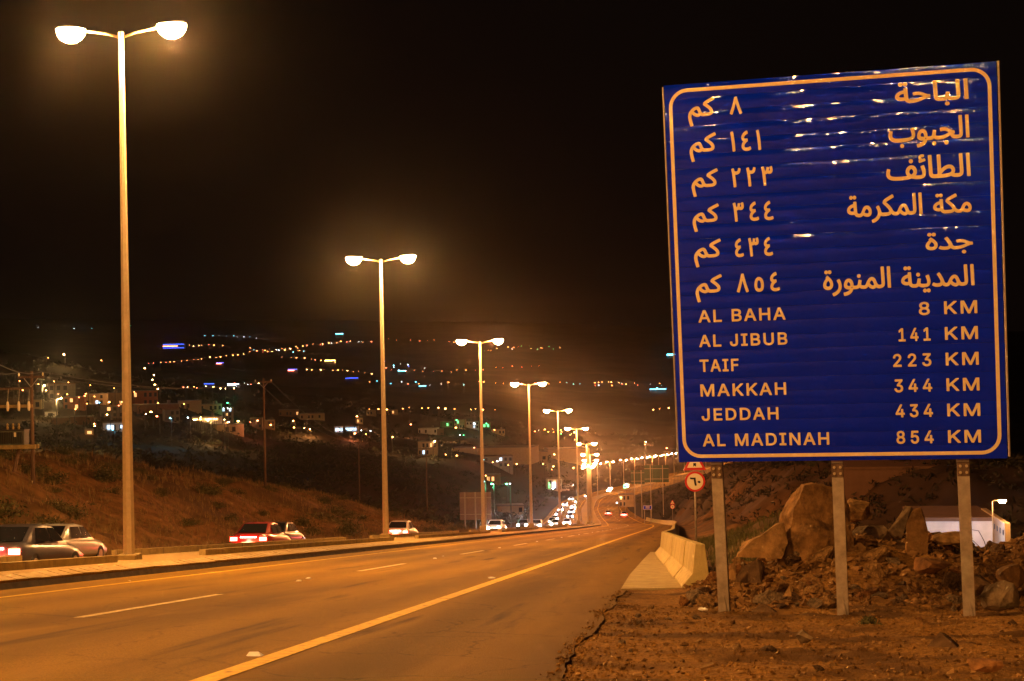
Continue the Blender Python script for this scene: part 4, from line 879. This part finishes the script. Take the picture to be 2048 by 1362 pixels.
# ------------------------------------------------------------------ town: buildings
m_walls = {k: mat(k+' rendered wall', c, .9, .2, var=.12, vscale=1.2) for k, c in (('beige', (.36, .27, .17)), ('grey', (.18, .16, .14)), ('brown', (.17, .10, .06)), ('white', (.62, .60, .56)), ('red', (.30, .11, .06)), ('green', (.12, .25, .10)))}
m_unlit = mat('unlit window', (.02, .02, .025), .3)
e_win = {'y': emit('lit window warm', (1, .45, .14), 1.6), 'c': emit('lit window cool', (.5, .75, 1), 2.2), 'g': emit('lit window green', (.1, 1, .3), 2.5)}
def building(x0, y0, x1, y1, label, wall='beige', cols=0, rows=0, lit=(), shop=None, parapet=True, name='building', rz=None, dmin=200):
    p, D = hit((x0+x1)/2, y1, 0, dmin); W = (x1-x0)/FPX*D; H = (y1-y0)/FPX*D; DP = min(max(W*.7, 4), 18); yaw = YAW-math.atan(((x0+x1)/2-1024)/FPX)+(random.uniform(-.25, .25) if rz is None else rz)
    t = empty(name, p-Vector((0, 0, .0)), yaw, label, name.replace('_', ' '))
    wl = MB().box(-W/2, W/2, 0, DP, -3, H).build('wall', m_walls[wall], t)
    if parapet: MB().box(-W/2-.12, W/2+.12, -.12, DP+.12, H, H+.25).build('roof', m_walls['grey' if wall != 'grey' else 'brown'], t)
    if W > 7 and random.random() < .6:
        tx = random.uniform(-.3, .3)*W; MB().tube([(tx, DP*.4, H+.2), (tx, DP*.4, H+1.5)], .6, 8).build('roof_tank', m_walls['grey'], t)
    if cols and rows:
        cw = W/cols; rh = H/rows
        for r_ in range(rows):
            for c in range(cols):
                if not any((lc, lr) == (c, r_) for lc, lr, _ in lit) and random.random() < .4: continue
                wx = -W/2+cw*(c+.5); wz = rh*(r_+.5); a = min(cw*.26, .8); b = min(rh*.28, .8); lm = m_unlit
                for (lc, lr, lk) in lit:
                    if lc == c and lr == r_: lm = e_win[lk]
                if lm is m_unlit and random.random() < .13: lm = e_win[random.choice('yyyc')]
                f = MB().box(wx-a-.08, wx+a+.08, -.07, .0, wz-b-.1, wz-b).build('window', m_walls['grey'], t)
                MB().box(wx-a, wx+a, -.045, .0, wz-b, wz+b).build('pane', lm, f)
    if shop:
        for s0, s1, k, st in shop:
            MB().box(-W/2+W*s0, -W/2+W*s1, -.35, -.02, H*.25, H*.72).build('lit_shop_front', e_win[k], t)
    return t, p, D
def blight(t, pos, e, col=SODIUM):
    l = bpy.data.lights.new('lamp_light', 'POINT'); l.energy = e*.55; l.color = col; l.shadow_soft_size = .2; o = bpy.data.objects.new('lamp_light', l); COL.objects.link(o); o.location = pos; return o
BL = [
 (98, 768, 150, 800, 'dark flat-roofed house highest in the left town', 'grey', 4, 2, ()),
 (128, 795, 168, 820, 'orange-lit house with small square windows', 'red', 4, 2, ()),
 (68, 800, 82, 818, 'little pale house right beside the transformer pole', 'beige', 1, 1, ()),
 (90, 824, 112, 834, 'small pale box-like building below the big hillside lamp', 'white', 1, 1, ()),
 (172, 788, 216, 810, 'long beige house left of the nearest lamp pole', 'beige', 5, 2, ((2, 0, 'c'),)),
 (216, 786, 262, 812, 'brightly lit beige house behind the nearest lamp pole', 'beige', 4, 2, ((3, 0, 'y'),)),
 (266, 782, 316, 812, 'reddish two-storey house right of the nearest lamp pole', 'red', 5, 2, ()),
 (200, 812, 248, 836, 'dark two-storey house with one yellow window', 'grey', 4, 2, ((1, 1, 'y'),)),
 (105, 836, 138, 850, 'low boundary wall at the left edge of town', 'brown', 0, 0, ()),
 (142, 834, 186, 850, 'low lit wall right of a clump of trees', 'brown', 0, 0, ()),
 (206, 846, 250, 863, 'white shop with a blue-white lamp by the nearest pole', 'white', 3, 1, ()),
 (171, 860, 187, 870, 'little lit kiosk at the edge of the dark slope', 'beige', 1, 1, ()),
 (275, 810, 358, 828, 'long low lit wall in the middle of the left town', 'brown', 0, 0, ()),
 (360, 802, 403, 822, 'pale house with a flat roof right of the long wall', 'beige', 4, 1, ()),
 (400, 810, 444, 823, 'long low pale building in the left town', 'beige', 5, 1, ()),
 (330, 820, 360, 845, 'dark house lit by a cyan lamp', 'grey', 3, 2, ()),
 (444, 816, 464, 842, 'tall dark building with three blue-white lamps on top', 'grey', 3, 3, ((0, 2, 'c'), (2, 2, 'c'))),
 (384, 834, 438, 845, 'petrol station with a lit white canopy', 'white', 0, 0, ()),
 (434, 850, 488, 868, 'round-cornered pale building by two orange lamps', 'beige', 4, 1, ()),
 (500, 838, 524, 858, 'brownish house under a red-orange lamp', 'brown', 3, 2, ()),
 (526, 842, 550, 860, 'squat brown house beside the red-orange lamp', 'brown', 3, 2, ()),
 (558, 822, 598, 836, 'distant warehouse block above the valley road', 'brown', 6, 1, ()),
 (600, 828, 650, 840, 'low lit terrace of buildings in mid valley', 'beige', 7, 1, ()),
 (670, 854, 686, 866, 'bright white shop front at the left of a lit pair', 'white', 0, 0, ()),
 (690, 853, 714, 864, 'long bluish-white lit shop front', 'white', 0, 0, ()),
 (713, 836, 726, 848, 'small house with an orange lamp over its door', 'beige', 2, 1, ((0, 0, 'y'),)),
 (733, 820, 752, 832, 'pale shed beside the second lamp pole', 'beige', 3, 1, ()),
 (757, 820, 796, 830, 'long pale shed right of the second lamp pole', 'beige', 6, 1, ()),
 (836, 858, 874, 870, 'long low white building in the valley', 'white', 6, 1, ()),
 (874, 860, 888, 872, 'brown annex next to the long low white building', 'brown', 2, 1, ()),
 (884, 844, 906, 856, 'green-lit building at the left of the bright group', 'green', 3, 1, ((1, 0, 'g'),)),
 (908, 840, 930, 858, 'building with a green lamp on its roof', 'beige', 4, 2, ((1, 1, 'g'),)),
 (932, 844, 958, 858, 'pale block lit by a cool white lamp', 'white', 4, 2, ((2, 0, 'c'),)),
 (965, 848, 980, 858, 'small bright green-lit building', 'green', 2, 1, ((0, 0, 'g'), (1, 0, 'g'))),
 (984, 860, 1010, 870, 'low beige building right of the third lamp pole', 'beige', 4, 1, ()),
 (836, 884, 874, 912, 'two-storey house with an orange lamp on its terrace', 'beige', 5, 2, ((3, 1, 'y'),)),
 (902, 896, 1064, 916, 'very long beige warehouse wall along the valley road', 'beige', 0, 0, ()),
 (1066, 904, 1096, 928, 'warehouse gable end at the right of the long wall', 'beige', 2, 1, ()),
 (1096, 898, 1180, 924, 'warm-lit warehouse behind the fifth lamp pole', 'beige', 0, 0, ()),
 (968, 914, 1026, 936, 'dark building with one blue-white window', 'grey', 6, 2, ((3, 1, 'c'),)),
 (1096, 958, 1124, 982, 'small shop with white and green lit front', 'white', 3, 2, ()),
 (995, 1012, 1048, 1028, 'small beige building with a gateway beyond the tall board', 'beige', 4, 1, ()),
 (972, 950, 1000, 966, 'house with a lamp over its pitched porch', 'brown', 3, 1, ((1, 0, 'y'),)),
 (1238, 990, 1268, 1014, 'yellowish two-storey house on the right of the bend', 'beige', 4, 2, ((0, 1, 'y'),)),
]
for b in BL:
    x0, y0, x1, y1, lb, wl, c, r_, lt = b; shop = None
    if 'shop front' in lb or 'canopy' in lb: shop = [(.06, .94, 'c' if 'canopy' not in lb else 'y', 1)]
    if 'shop with' in lb: shop = [(.2, .5, 'c', 1), (.8, .95, 'c', 1)] if 'blue' in lb else [(.3, .55, 'c', 1), (.02, .12, 'g', 1)]
    building(x0, y0, x1, y1, lb, wl, c, r_, lt, shop)
# buildings close on the right, behind the rubble
def near_building(px0, py0, px1, py1, Y, label, wall, depth=8, lightcol=None):
    a = at(px0, py1, Y); b = at(px1, py0, Y); W = b.x-a.x; H = b.z-a.z; t = empty('building', (a.x, Y, a.z), R(-3), label, 'building')
    MB().box(0, W, 0, depth, -3, H).build('wall', m_walls[wall], t); MB().box(-.1, W+.1, -.1, depth+.1, H, H+.18).build('parapet', m_walls['brown'], t); return t, a, W, H
near_building(1688, 936, 1900, 1003, 118, 'big windowless dark brown building behind the sign posts', 'brown', 14)
t, a, W, H = near_building(1835, 1041, 1985, 1090, 76, 'low white-walled yard building lit bluish white', 'white', 6)
MB().box(W, W+.25, -3.5, 4, -3, H+.25).build('side_wall', m_walls['beige'], t)
for k in range(4): MB().box(W-.03, W-.004, -3.2+k*.9, -2.9+k*.9, H-.35, H-.1).build('vent', m_unlit, t)
blight(t, (a.x+W*.62, 76-3.0, a.z+1.2), 260, (.45, .62, 1)); blight(t, (a.x+W*.2, 76-3.0, a.z+1.0), 150, (.45, .62, 1))
pl, hh = at(1986, 1075, 72), at(1986, 1003, 72)
t = empty('street_lamp', pl, 0, 'orange street lamp on a thin pole over the white yard wall', 'street lamp'); h = hh.z-pl.z
MB().tube([(0, 0, -1), (0, 0, h), (.12, 0, h+.06), (.35, 0, h+.05)], .03, 8).build('pole', m_pole, t); link('lamp_lens', mesh('lamp_lens', [tuple(Vector(v)*(1)) for v in [(.3, -.1, h+.06), (.62, -.1, h+.06), (.62, .1, h+.06), (.3, .1, h+.06), (.34, -.06, h-.06), (.58, -.06, h-.06), (.58, .06, h-.06), (.34, .06, h-.06)]], [(0, 1, 2, 3), (4, 7, 6, 5), (0, 4, 5, 1), (1, 5, 6, 2), (2, 6, 7, 3), (3, 7, 4, 0)], e_sod2), t)
blight(t, (pl.x+.46, 72, pl.z+h-.12), 500, (1, .45, .12))
wt = at(1872, 1040, 90)
t = empty('water_tank', wt, 0, 'small rooftop tank beside the white-walled building', 'tank'); MB().box(-.5, .5, 0, .8, -2, .35).build('stand', m_walls['brown'], t); MB().tube([(-.6, .4, .55), (.5, .4, .55)], .24, 12).build('drum', m_back, t)
# green pharmacy-like cross sign at the bend
p = at(1250, 973, 385); t = empty('lit_sign', (p.x, p.y, Tz(p.x, p.y)), 0, 'glowing green shop sign below the dark green boards', 'sign'); h = p.z-t.location.z
MB().tube([(0, .1, -.5), (0, .1, h)], .06, 6).build('post', m_steel, t); MB().box(-.45, .45, 0, .15, h-.42, h+.42).build('panel', m_dark, t)
e_gs = emit('green sign tubes', (.02, 1, .2), 12)
for q in ((-.38, -.28, .1, .3), (-.38, .0, .25, .38), (.05, .38, .2, .36), (.28, .38, -.3, .2), (-.3, .2, -.36, -.2), (-.38, -.2, -.3, -.05)): MB().box(q[0], q[1], -.06, -.005, h+q[2], h+q[3]).build('light_tube', e_gs, t)
# parked white vehicles far behind, right of the small shop
for px, py, lb in ((1135, 977, 'white vehicle parked by the small green-lit shop'), (1128, 984, 'second white vehicle parked lower by the shop')):
    pp, D = hit(px, py, 0, 250); c = make_car(paints['white']); c.location = pp+Vector((0, 0, .3)); c.rotation_euler = (0, 0, R(80)); tag(c, lb, 'car', 'vehicles parked in the valley')

# ------------------------------------------------------------------ town: lamps
sph = {}
def globe(k):
    if k not in sph:
        b = bmesh.new(); bmesh.ops.create_icosphere(b, subdivisions=2, radius=1); me = bpy.data.meshes.new('lamp_head'); b.to_mesh(me); b.free(); me.materials.append(e_far[k]); me.shade_smooth(); sph[k] = me
    return sph[k]
pole_me = MB().tube([(0, 0, -2), (0, 0, 1)], 1.0, 6); pole_me = mesh('pole', pole_me.V, pole_me.F, m_dark)
arm_me = MB().tube([(0, 0, 0), (.5, 0, .15), (1, 0, .15)], .05, 5); arm_me = mesh('arm', arm_me.V, arm_me.F, m_pole)
LIT = {'o': (1, .45, .14), 'r': (1, .28, .12), 'y': (1, .6, .22), 'w': (.8, .9, 1), 'c': (.2, .7, 1), 'g': (.1, 1, .4), 'b': (.1, .2, 1)}
def tlamp(x, y, k, size, label, group=None, H=7.0, e=0, dmin=230, cat='street lamp'):
    p, D = hit(x, y, H, dmin); 
    s = max(0.16, size*D/FPX)
    t = empty('street_lamp' if cat == 'street lamp' else 'lamp', p, random.uniform(0, 6), label, cat, group)
    q = link('pole', pole_me, t); q.scale = (.09, .09, H); h = link('lamp_head', globe(k), t, (.9, 0, H+.1)); h.scale = (s*1.15, s*1.0, s*.7)
    a = link('arm', arm_me, t, (0, 0, H-.05))
    if e: blight(t, (p.x, p.y, p.z+H-s-.3), e, LIT[k])
    return p
big = [
 (38, 763, 'o', 1.5, 'orange lamp at the far left above the transformer pole crossarm'), (72, 769, 'o', 1.2, 'small orange lamp left of the brightest hillside lamp'), (85, 772, 'y', 3.0, 'brightest lamp of the left hillside town'),
 (109, 764, 'o', 1.2, 'orange lamp above the dark flat-roofed house'), (141, 765, 'o', 1.3, 'orange lamp at the right end of the dark flat-roofed house'), (183, 771, 'o', 1.3, 'orange lamp above the long beige house'),
 (230, 777, 'o', 1.5, 'orange lamp just left of the nearest pole'), (113, 798, 'y', 2.8, 'very bright lamp over the orange-lit house'), (177, 788, 'o', 1.2, 'lamp at the corner of the long beige house'),
 (173, 808, 'o', 1.1, 'lamp on the street below the long beige house'), (149, 819, 'o', 1.4, 'lamp under the orange-lit house'), (247, 797, 'o', 1.4, 'lamp directly behind the nearest pole'), (268, 785, 'o', 1.4, 'lamp just right of the nearest pole'),
 (239, 805, 'y', 1.2, 'lamp washing the bright beige house'), (194, 848, 'o', 1.3, 'upper lamp of the little lit kiosk'), (194, 853, 'y', 1.2, 'lower lamp of the little lit kiosk'), (313, 807, 'o', 1.1, 'lamp at the left end of the long low wall'), (373, 809, 'o', 1.2, 'lamp over the pale flat-roofed house'),
 (131, 710, 'y', 2.2, 'bright lamp on the ridge crest at the left'), (93, 716, 'o', 1.3, 'left lamp on the ridge crest'), (204, 721, 'o', 1.5, 'right lamp on the ridge crest'),
 (422, 842, 'y', 2.2, 'bright orange lamp at the end of the lit canopy'), (449, 846, 'o', 1.8, 'orange lamp over the round-cornered building'), (512, 842, 'r', 2.2, 'red-orange lamp over the brownish house'), (590, 843, 'o', 2.2, 'orange lamp in mid valley standing by itself'),
 (621, 859, 'o', 2.3, 'bright orange lamp on the valley road left of the shops'), (707, 868, 'r', 2.3, 'red-orange lamp below the lit shop fronts'), (717, 833, 'o', 2.3, 'lamp above the small house by the second pole'), (784, 875, 'o', 2.2, 'orange lamp just right of the second pole'),
 (823, 850, 'r', 2.2, 'red-orange lamp above the long low white building'), (866, 884, 'y', 2.4, 'orange lamp on the terrace of the two-storey house'), (952, 897, 'r', 1.9, 'red-orange lamp just left of the third pole'), (915, 856, 'o', 2.0, 'orange lamp among the green-lit buildings'),
 (988, 861, 'o', 1.8, 'orange lamp right of the third pole'), (1043, 908, 'o', 1.9, 'orange lamp by the long warehouse wall'), (1110, 910, 'y', 1.8, 'lamp at the warehouse gable'), (1145, 900, 'y', 1.8, 'lamp right of the warehouse behind the fifth pole'), (1071, 864, 'r', 1.8, 'red-orange lamp left of the fifth pole'),
 (977, 952, 'o', 1.3, 'lamp over the pitched porch'), (1293, 885, 'y', 2.0, 'upper bright lamp right of the converging row'), (1291, 890, 'r', 1.6, 'lower lamp of the bright pair right of the row'), (1336, 897, 'r', 2.0, 'red lamp near the left edge of the sign'),
 (1308, 820, 'y', 1.2, 'left lamp of three close to the sign edge'), (1319, 818, 'o', 1.1, 'middle lamp of three close to the sign edge'), (1339, 817, 'y', 1.2, 'right lamp of three close to the sign edge'),
 (343, 837, 'c', 2.0, 'bright cyan lamp on the dark house'), (229, 860, 'c', 1.8, 'blue-white lamp on the white shop'), (247, 859, 'c', 1.5, 'second blue-white lamp at the white shop edge'), (200, 806, 'c', 1.4, 'pale blue lamp on the long beige house'), (459, 806, 'g', 2.2, 'bright green lamp on a mast above the tall dark building'),
 (447, 818, 'w', 1.5, 'left blue-white lamp on the tall dark building'), (453, 818, 'w', 1.5, 'middle blue-white lamp on the tall dark building'), (458, 818, 'w', 1.4, 'right blue-white lamp on the tall dark building'), (381, 836, 'w', 1.4, 'white lamp at the left end of the canopy'), (456, 845, 'w', 1.3, 'white lamp beside the round-cornered building'),
 (221, 830, 'y', 1.0, 'yellow lamp on the dark two-storey house'), (722, 862, 'w', 1.5, 'white lamp right of the lit shop fronts'), (740, 862, 'w', 1.5, 'next white lamp right of the shop fronts'), (916, 841, 'g', 1.8, 'green lamp topping the beige building'), (947, 848, 'w', 2.0, 'cool white lamp on the pale block'),
 (973, 848, 'g', 1.9, 'green lamp by the third pole'), (919, 871, 'w', 1.5, 'white lamp below the bright group'), (930, 871, 'g', 1.4, 'green lamp below the bright group'), (970, 974, 'c', 1.4, 'cyan lamp close to the third pole low down'), (988, 972, 'g', 2.2, 'bright green-white lamp of the low dark yard'),
 (1015, 968, 'w', 1.8, 'blue-white lamp of the low dark yard'), (1021, 969, 'g', 1.3, 'small green lamp of the low dark yard'), (999, 924, 'w', 1.7, 'blue-white lamp on the dark building'), (1098, 970, 'g', 1.2, 'green lamp on the small shop'), (1110, 978, 'w', 2.0, 'bluish lamp over the small shop door'),
 (1315, 777, 'c', 1.8, 'blue-white lamp far off near the sign edge'), (1148, 880, 'r', 1.3, 'small reddish lamp near the sixth pole'), (1101, 940, 'o', 1.0, 'tiny orange lamp above the small shop'), (1238, 1006, 'w', 1.4, 'white lamp by the yellowish house at the bend'), (1240, 996, 'g', 1.1, 'greenish lamp by the yellowish house'),
]
POW = {'y': 1900, 'o': 1100, 'r': 1000, 'c': 380, 'w': 350, 'g': 500, 'b': 200}
for i, (x, y, k, s, lb) in enumerate(big):
    low = 'kiosk' in lb or 'shop' in lb
    e = POW[k]*(s/1.8)**2*(8 if x < 300 and k in 'oyr' else 2.5 if x < 300 else 7) if (s >= 1.4 and not (k in 'cwg' and s < 1.7)) else 0
    tlamp(x, y, k, s*0.62, lb, None, 3.5 if low or 'yellowish' in lb else (11 if s > 2.5 else 7), e, dmin=370 if x > 1230 and y > 980 else 230, cat='street lamp' if k in 'oyr' else 'lamp')
for i, (x, y) in enumerate(((292, 737), (306, 751), (307, 760), (314, 770), (320, 779))): tlamp(x, y, 'y', 1.1, 'orange lamp of the lane climbing the dark ridge', 'lamps up the ridge lane', 7, 700 if i > 2 else 0)
for i in range(12): tlamp(386+i*4.3, 840-(i*.1), 'y', .5, 'small bulb in the string along the lit canopy', 'bulbs along the canopy', 3.5, 0, cat='lamp')
def row(pts, n, ks, size, label, group, jit=1.2, H=8):
    P = [Vector(p) for p in pts]; seg = [(P[i+1]-P[i]).length for i in range(len(P)-1)]; tot = sum(seg)
    for i in range(n):
        d = min(max(tot*(i+.5+random.uniform(-.42, .42))/n, 0), tot*.999); j = 0
        while j < len(seg)-1 and d > seg[j]: d -= seg[j]; j += 1
        q = P[j].lerp(P[j+1], d/seg[j]); kk = random.choice(ks); cw_ = {'o': 'orange', 'r': 'reddish', 'y': 'yellow', 'w': 'white', 'c': 'bluish', 'g': 'green', 'b': 'blue'}[kk]
        fr = (i+.5)/n; pw = 'at its left end' if fr < .15 else 'left of its middle' if fr < .42 else 'at its middle' if fr < .58 else 'right of its middle' if fr < .85 else 'at its right end'
        lb = (label[:-1] if label.endswith(' ') else label)
        for w_ in (' orange', ' pale', ' white'): lb = lb.replace(w_, '', 1)
        lb = lb.replace('lamp', cw_+' lamp', 1)+', '+pw
        tlamp(q.x+random.uniform(-jit, jit)*1.5, q.y+random.uniform(-jit, jit)*.8, kk, size*random.choice((.7, .9, 1.1, 1.5, 2.0)), lb, group, H, 0, 600 if H > 6 else 300)
row([(290, 728), (391, 720), (493, 708)], 18, 'oooory', .42, 'faint orange lamp of the upper road across the far hillside', 'lamps of the upper far road', .5)
row([(368, 692), (450, 693)], 7, 'oory', .4, 'faint orange lamp right of the blue-lit building', 'lamps beside the blue-lit building')
row([(500, 704), (560, 700), (640, 688), (745, 682)], 26, 'oooorywr', .42, 'faint lamp of the long row rising across the far hillside', 'lamps of the long rising row', 2.5)
row([(500, 699), (530, 702), (612, 703)], 12, 'oorycw', .42, 'faint lamp of the clustered far village', 'lamps of the far village', 4)
row([(560, 715), (612, 717), (672, 725)], 10, 'oooor', .42, 'faint orange lamp of the short far row going down', 'lamps of the short far row', .6)
row([(605, 740), (690, 741), (752, 750)], 12, 'oooy', .4, 'faint orange lamp of the middle far road', 'lamps of the middle far road', .6)
row([(762, 737), (880, 745), (1010, 735), (1090, 732)], 18, 'oorr', .38, 'faint orange lamp scattered on the dark hillside', 'lamps scattered on the dark hillside', 3)
row([(730, 764), (840, 768), (1000, 766), (1120, 768), (1340, 770)], 34, 'oorwocr', .48, 'small lamp of the town line across the valley', 'lamps of the valley town line', 4)
row([(365, 774), (400, 778), (460, 774), (520, 766)], 16, 'oorygw', .5, 'small lamp of the settlement beyond the left town', 'lamps beyond the left town', 5)
row([(732, 820), (860, 817), (1000, 820)], 14, 'yooy', .75, 'lamp in the row along the straight valley road', 'lamps of the straight valley road', 1.0)
row([(965, 703), (1030, 695), (1120, 697)], 18, 'oorwyg', .42, 'faint lamp on the far right hillside', 'lamps on the far right hillside', 4)
row([(770, 678), (850, 682), (960, 684)], 10, 'oorr', .32, 'very faint lamp high on the far hill', 'highest far lamps', 2)
row([(800, 740), (770, 725), (845, 740)], 8, 'cwob', .42, 'pale lamp of the bluish far cluster', 'lamps of the bluish far cluster', 5)
row([(1080, 860), (1160, 866)], 12, 'wwoyg', .6, 'small lamp between the fifth and sixth poles', 'lamps between fifth and sixth poles', 6, 5)
row([(60, 652), (116, 661), (270, 652), (290, 653)], 6, 'cwg', .36, 'tiny pale lamp high at the far left', 'tiny pale lamps at the far left', 1)
row([(405, 672), (445, 672), (520, 676)], 9, 'wcw', .34, 'tiny white lamp of the highest far strip', 'tiny white lamps of the highest far strip', 1.5)
row([(1180, 765), (1260, 768)], 8, 'oyr', .55, 'orange lamp of the string right of the tall lamp posts', 'lamps right of the row', 3)
row([(20, 778), (110, 786), (190, 800), (240, 818), (330, 832)], 16, 'oooyr', .85, 'small orange lamp among the houses of the left town', 'small lamps of the left town', 5, 5)
row([(380, 828), (500, 846), (640, 862), (800, 872)], 11, 'oooyrw', .8, 'small orange lamp along the lower valley road', 'small lamps of the lower valley', 5, 5)
row([(880, 905), (1000, 930), (1150, 935)], 9, 'oyoc', .7, 'small orange lamp around the warehouses', 'small lamps round the warehouses', 5, 5)
# far lit buildings with neon strips
def neon(x0, x1, y, k, label, hpx=3, bars=2):
    p, D = hit((x0+x1)/2, y+4, 0, 600); W = (x1-x0)/FPX*D; H = (hpx+5)/FPX*D; t = empty('building', p, YAW, label, 'building'); MB().box(-W/2, W/2, .3, W*.4, -3, H).build('wall', m_walls['grey'], t)
    for i in range(bars): MB().box(-W/2, W/2*(1 if i % 2 == 0 else .4), 0, .28, H*(.9-.35*i)-.3*D/FPX, H*(.9-.35*i)+.4*D/FPX).build('light_strip', e_far[k if i % 2 == 0 else ('r' if k == 'b' else k)], t)
neon(326, 368, 694, 'b', 'far building outlined in blue and red neon', 5, 3); neon(576, 594, 742, 'b', 'small far building trimmed with blue neon strips', 2, 2); neon(691, 716, 757, 'b', 'far blue-lit bar in the middle of the valley', 0, 1)
neon(433, 447, 727, 'b', 'tiny far building lit in blue', 0, 2); neon(671, 686, 669, 'c', 'far white-lit building high on the hill', 1, 1); neon(650, 670, 723, 'y', 'far station lit in yellow', 1, 1); neon(1300, 1332, 781, 'c', 'far white-lit station near the sign edge', 1, 1)
neon(1334, 1350, 711, 'c', 'far blue-white lit building touching the sign edge', 1, 2); neon(838, 852, 773, 'c', 'far cyan-lit bar right of the second pole', 0, 1); neon(796, 812, 744, 'c', 'far pale cyan cluster of roofs', 1, 1); neon(408, 428, 768, 'b', 'small row of blue lights beyond the left town', 0, 1); neon(455, 478, 770, 'w', 'row of white lights on a far roof beyond the left town', 0, 2)

# trees of the town and the bend
def tree(px, py, hpx, label, dmin=200, wide=.55):
    p, D = hit(px, py, 0, dmin); H = hpx/FPX*D; t = empty('tree', p, random.uniform(0, 6), label, 'tree', 'dark trees in the valley')
    MB().tube([(0, 0, -.5), (.03*H, 0, .25*H), (0, .02*H, .6*H)], [.05*H, .035*H, .015*H], 6).build('trunk', m_wood, t)
    me = bush_mesh('crown', 1100, 1.0, .75, int(px), .05); c = link('crown', me, t, (0, 0, .25*H)); c.scale = (H*wide, H*wide, H*.85)
for px, py, h, lb in ((124, 822, 10, 'dark tree left of the orange-lit house'), (160, 842, 12, 'dark round tree under the orange-lit house'), (97, 830, 14, 'dark tree below the transformer crossarm'), (300, 835, 10, 'dark tree in front of the long low wall'), (490, 850, 12, 'dark tree left of the red-orange lamp'),
                      (640, 850, 10, 'dark tree left of the lit shop fronts'), (750, 905, 16, 'dark tree in the dip right of the second pole'), (820, 868, 10, 'dark tree by the long low white building'), (1012, 905, 12, 'dark tree in front of the long warehouse wall'), (1045, 935, 14, 'dark tree near the fourth pole'),
                      (1282, 1012, 26, 'large dark tree beside the yellowish house'), (1303, 1005, 22, 'dark tree under the large green board'), (1378, 945, 14, 'dark tree on the top of the cutting'), (1355, 948, 12, 'smaller dark tree on the top of the cutting')): tree(px, py, h, lb)

# litter and road studs
m_lit = mat('pale litter', (.75, .72, .6), .6)
for i, (x, y, lb) in enumerate(((52, 1166, 'pale scrap by the kerb at the far left'), (465, 1129, 'small pale scrap by the kerb'), (260, 1163, 'pale flake on the inner edge line'), (617, 1158, 'flattened pale litter in the right lane'), (510, 1312, 'crumpled white litter near the thick yellow line'), (983, 1157, 'thin strip of litter on the thick yellow line'), (886, 1113, 'tiny scrap on the dashed line'))):
    d = ray(x, y); tt = 1.13/(-(d.z+.1*d.y)); p = d*tt; s = .03 if i not in (4,) else .07
    if i in (3, 5): s = .06
    b = rock_pts(12, s*1.5, s*.8, s*.35, 70+i); o = link('litter', hull_mesh('litter', b, m_lit), None, p+Vector((0, 0, .015))); tag(o, lb, 'litter')
for k in range(-1, 14):
    y0 = 17.4+k*15.9+10.5; x = onu(y0, 6.29); o = MB().prism([(-.05, 0), (.05, 0), (.035, .018), (-.035, .018)], -.05, .05).build('road_stud', m_wface, None, (x, y0, float(mz(y0))+.004)); tag(o, 'small reflective road stud in the gap of the dashed lane line', 'road stud', 'road studs')
p = at(1412, 1193, 19.6); o = link('plastic_bag', hull_mesh('plastic_bag', rock_pts(16, .09, .06, .03, 91), mat('green plastic', (.05, .25, .05), .4)), None, (p.x, p.y, gz(p.x, p.y)+.04)); tag(o, 'crumpled green plastic bag left of the left sign post', 'bag')
for x, y, lb in ((1402, 1204, 'white cup lying beside the green bag'), (1410, 1201, 'white scrap beside the cup')):
    p = at(x, y, 18.9); o = link('litter', hull_mesh('litter', rock_pts(14, .045, .03, .03, x), m_lit), None, (p.x, p.y, gz(p.x, p.y)+.03)); tag(o, lb, 'litter')
p = at(1413, 1295, 11.6); o = MB().box(-.055, .055, -.02, .02, 0, .02).build('wood_scrap', m_rocks[1], None, (p.x, p.y, gz(p.x, p.y)+.03)); o.rotation_euler = (.2, -.25, .3); tag(o, 'short split stick lying on the gravel', 'stick')
p = at(1768, 1166, 20.6); o = link('litter', hull_mesh('litter', rock_pts(12, .08, .05, .04, 93), m_lit), None, (p.x, p.y, Tz(p.x, p.y)+.12)); tag(o, 'pale carton among the rubble right of the middle post', 'litter')
# bent rebar sticking out of the rubble before the white wall
b0 = at(1950, 1085, 24.0)
t = empty('bent_wire', b0, 0, 'loops of bent wire sticking up from the rubble before the white wall', 'wire')
MB().tube([(0, 0, -.15), (-.08, 0, .1), (-.05, 0, .2), (.06, 0, .18), (.14, 0, .02), (.18, 0, -.12)], .006, 5).build('wire_loop', m_dark, t)
MB().tube([(-.2, 0, .25), (-.15, 0, .1), (-.02, 0, .02), (.1, 0, -.1)], .005, 5).build('wire_loop', m_dark, t)

# ------------------------------------------------------------------ night haze over the valley
HZ = True
if HZ:
    zmin = float(ZZ.min())-1.5; zmax = max(float(ZZ.max()), 45.0)+15
    hb = MB().box(-4200, 4200, -270, 5750, zmin, zmax).build('haze', None); tag(hb, 'thin night haze over the valley', kind='stuff'); hb.data.materials.clear()
    m = bpy.data.materials.new('haze'); m.use_nodes = True; N = m.node_tree.nodes; N.remove(N['Principled BSDF']); v = N.new('ShaderNodeVolumePrincipled')
    v.inputs['Color'].default_value = (.95, .88, .80, 1); v.inputs['Density'].default_value = 0.000055; v.inputs['Anisotropy'].default_value = 0.96
    m.node_tree.links.new(v.outputs[0], N['Material Output'].inputs['Volume']); hb.data.materials.append(m)
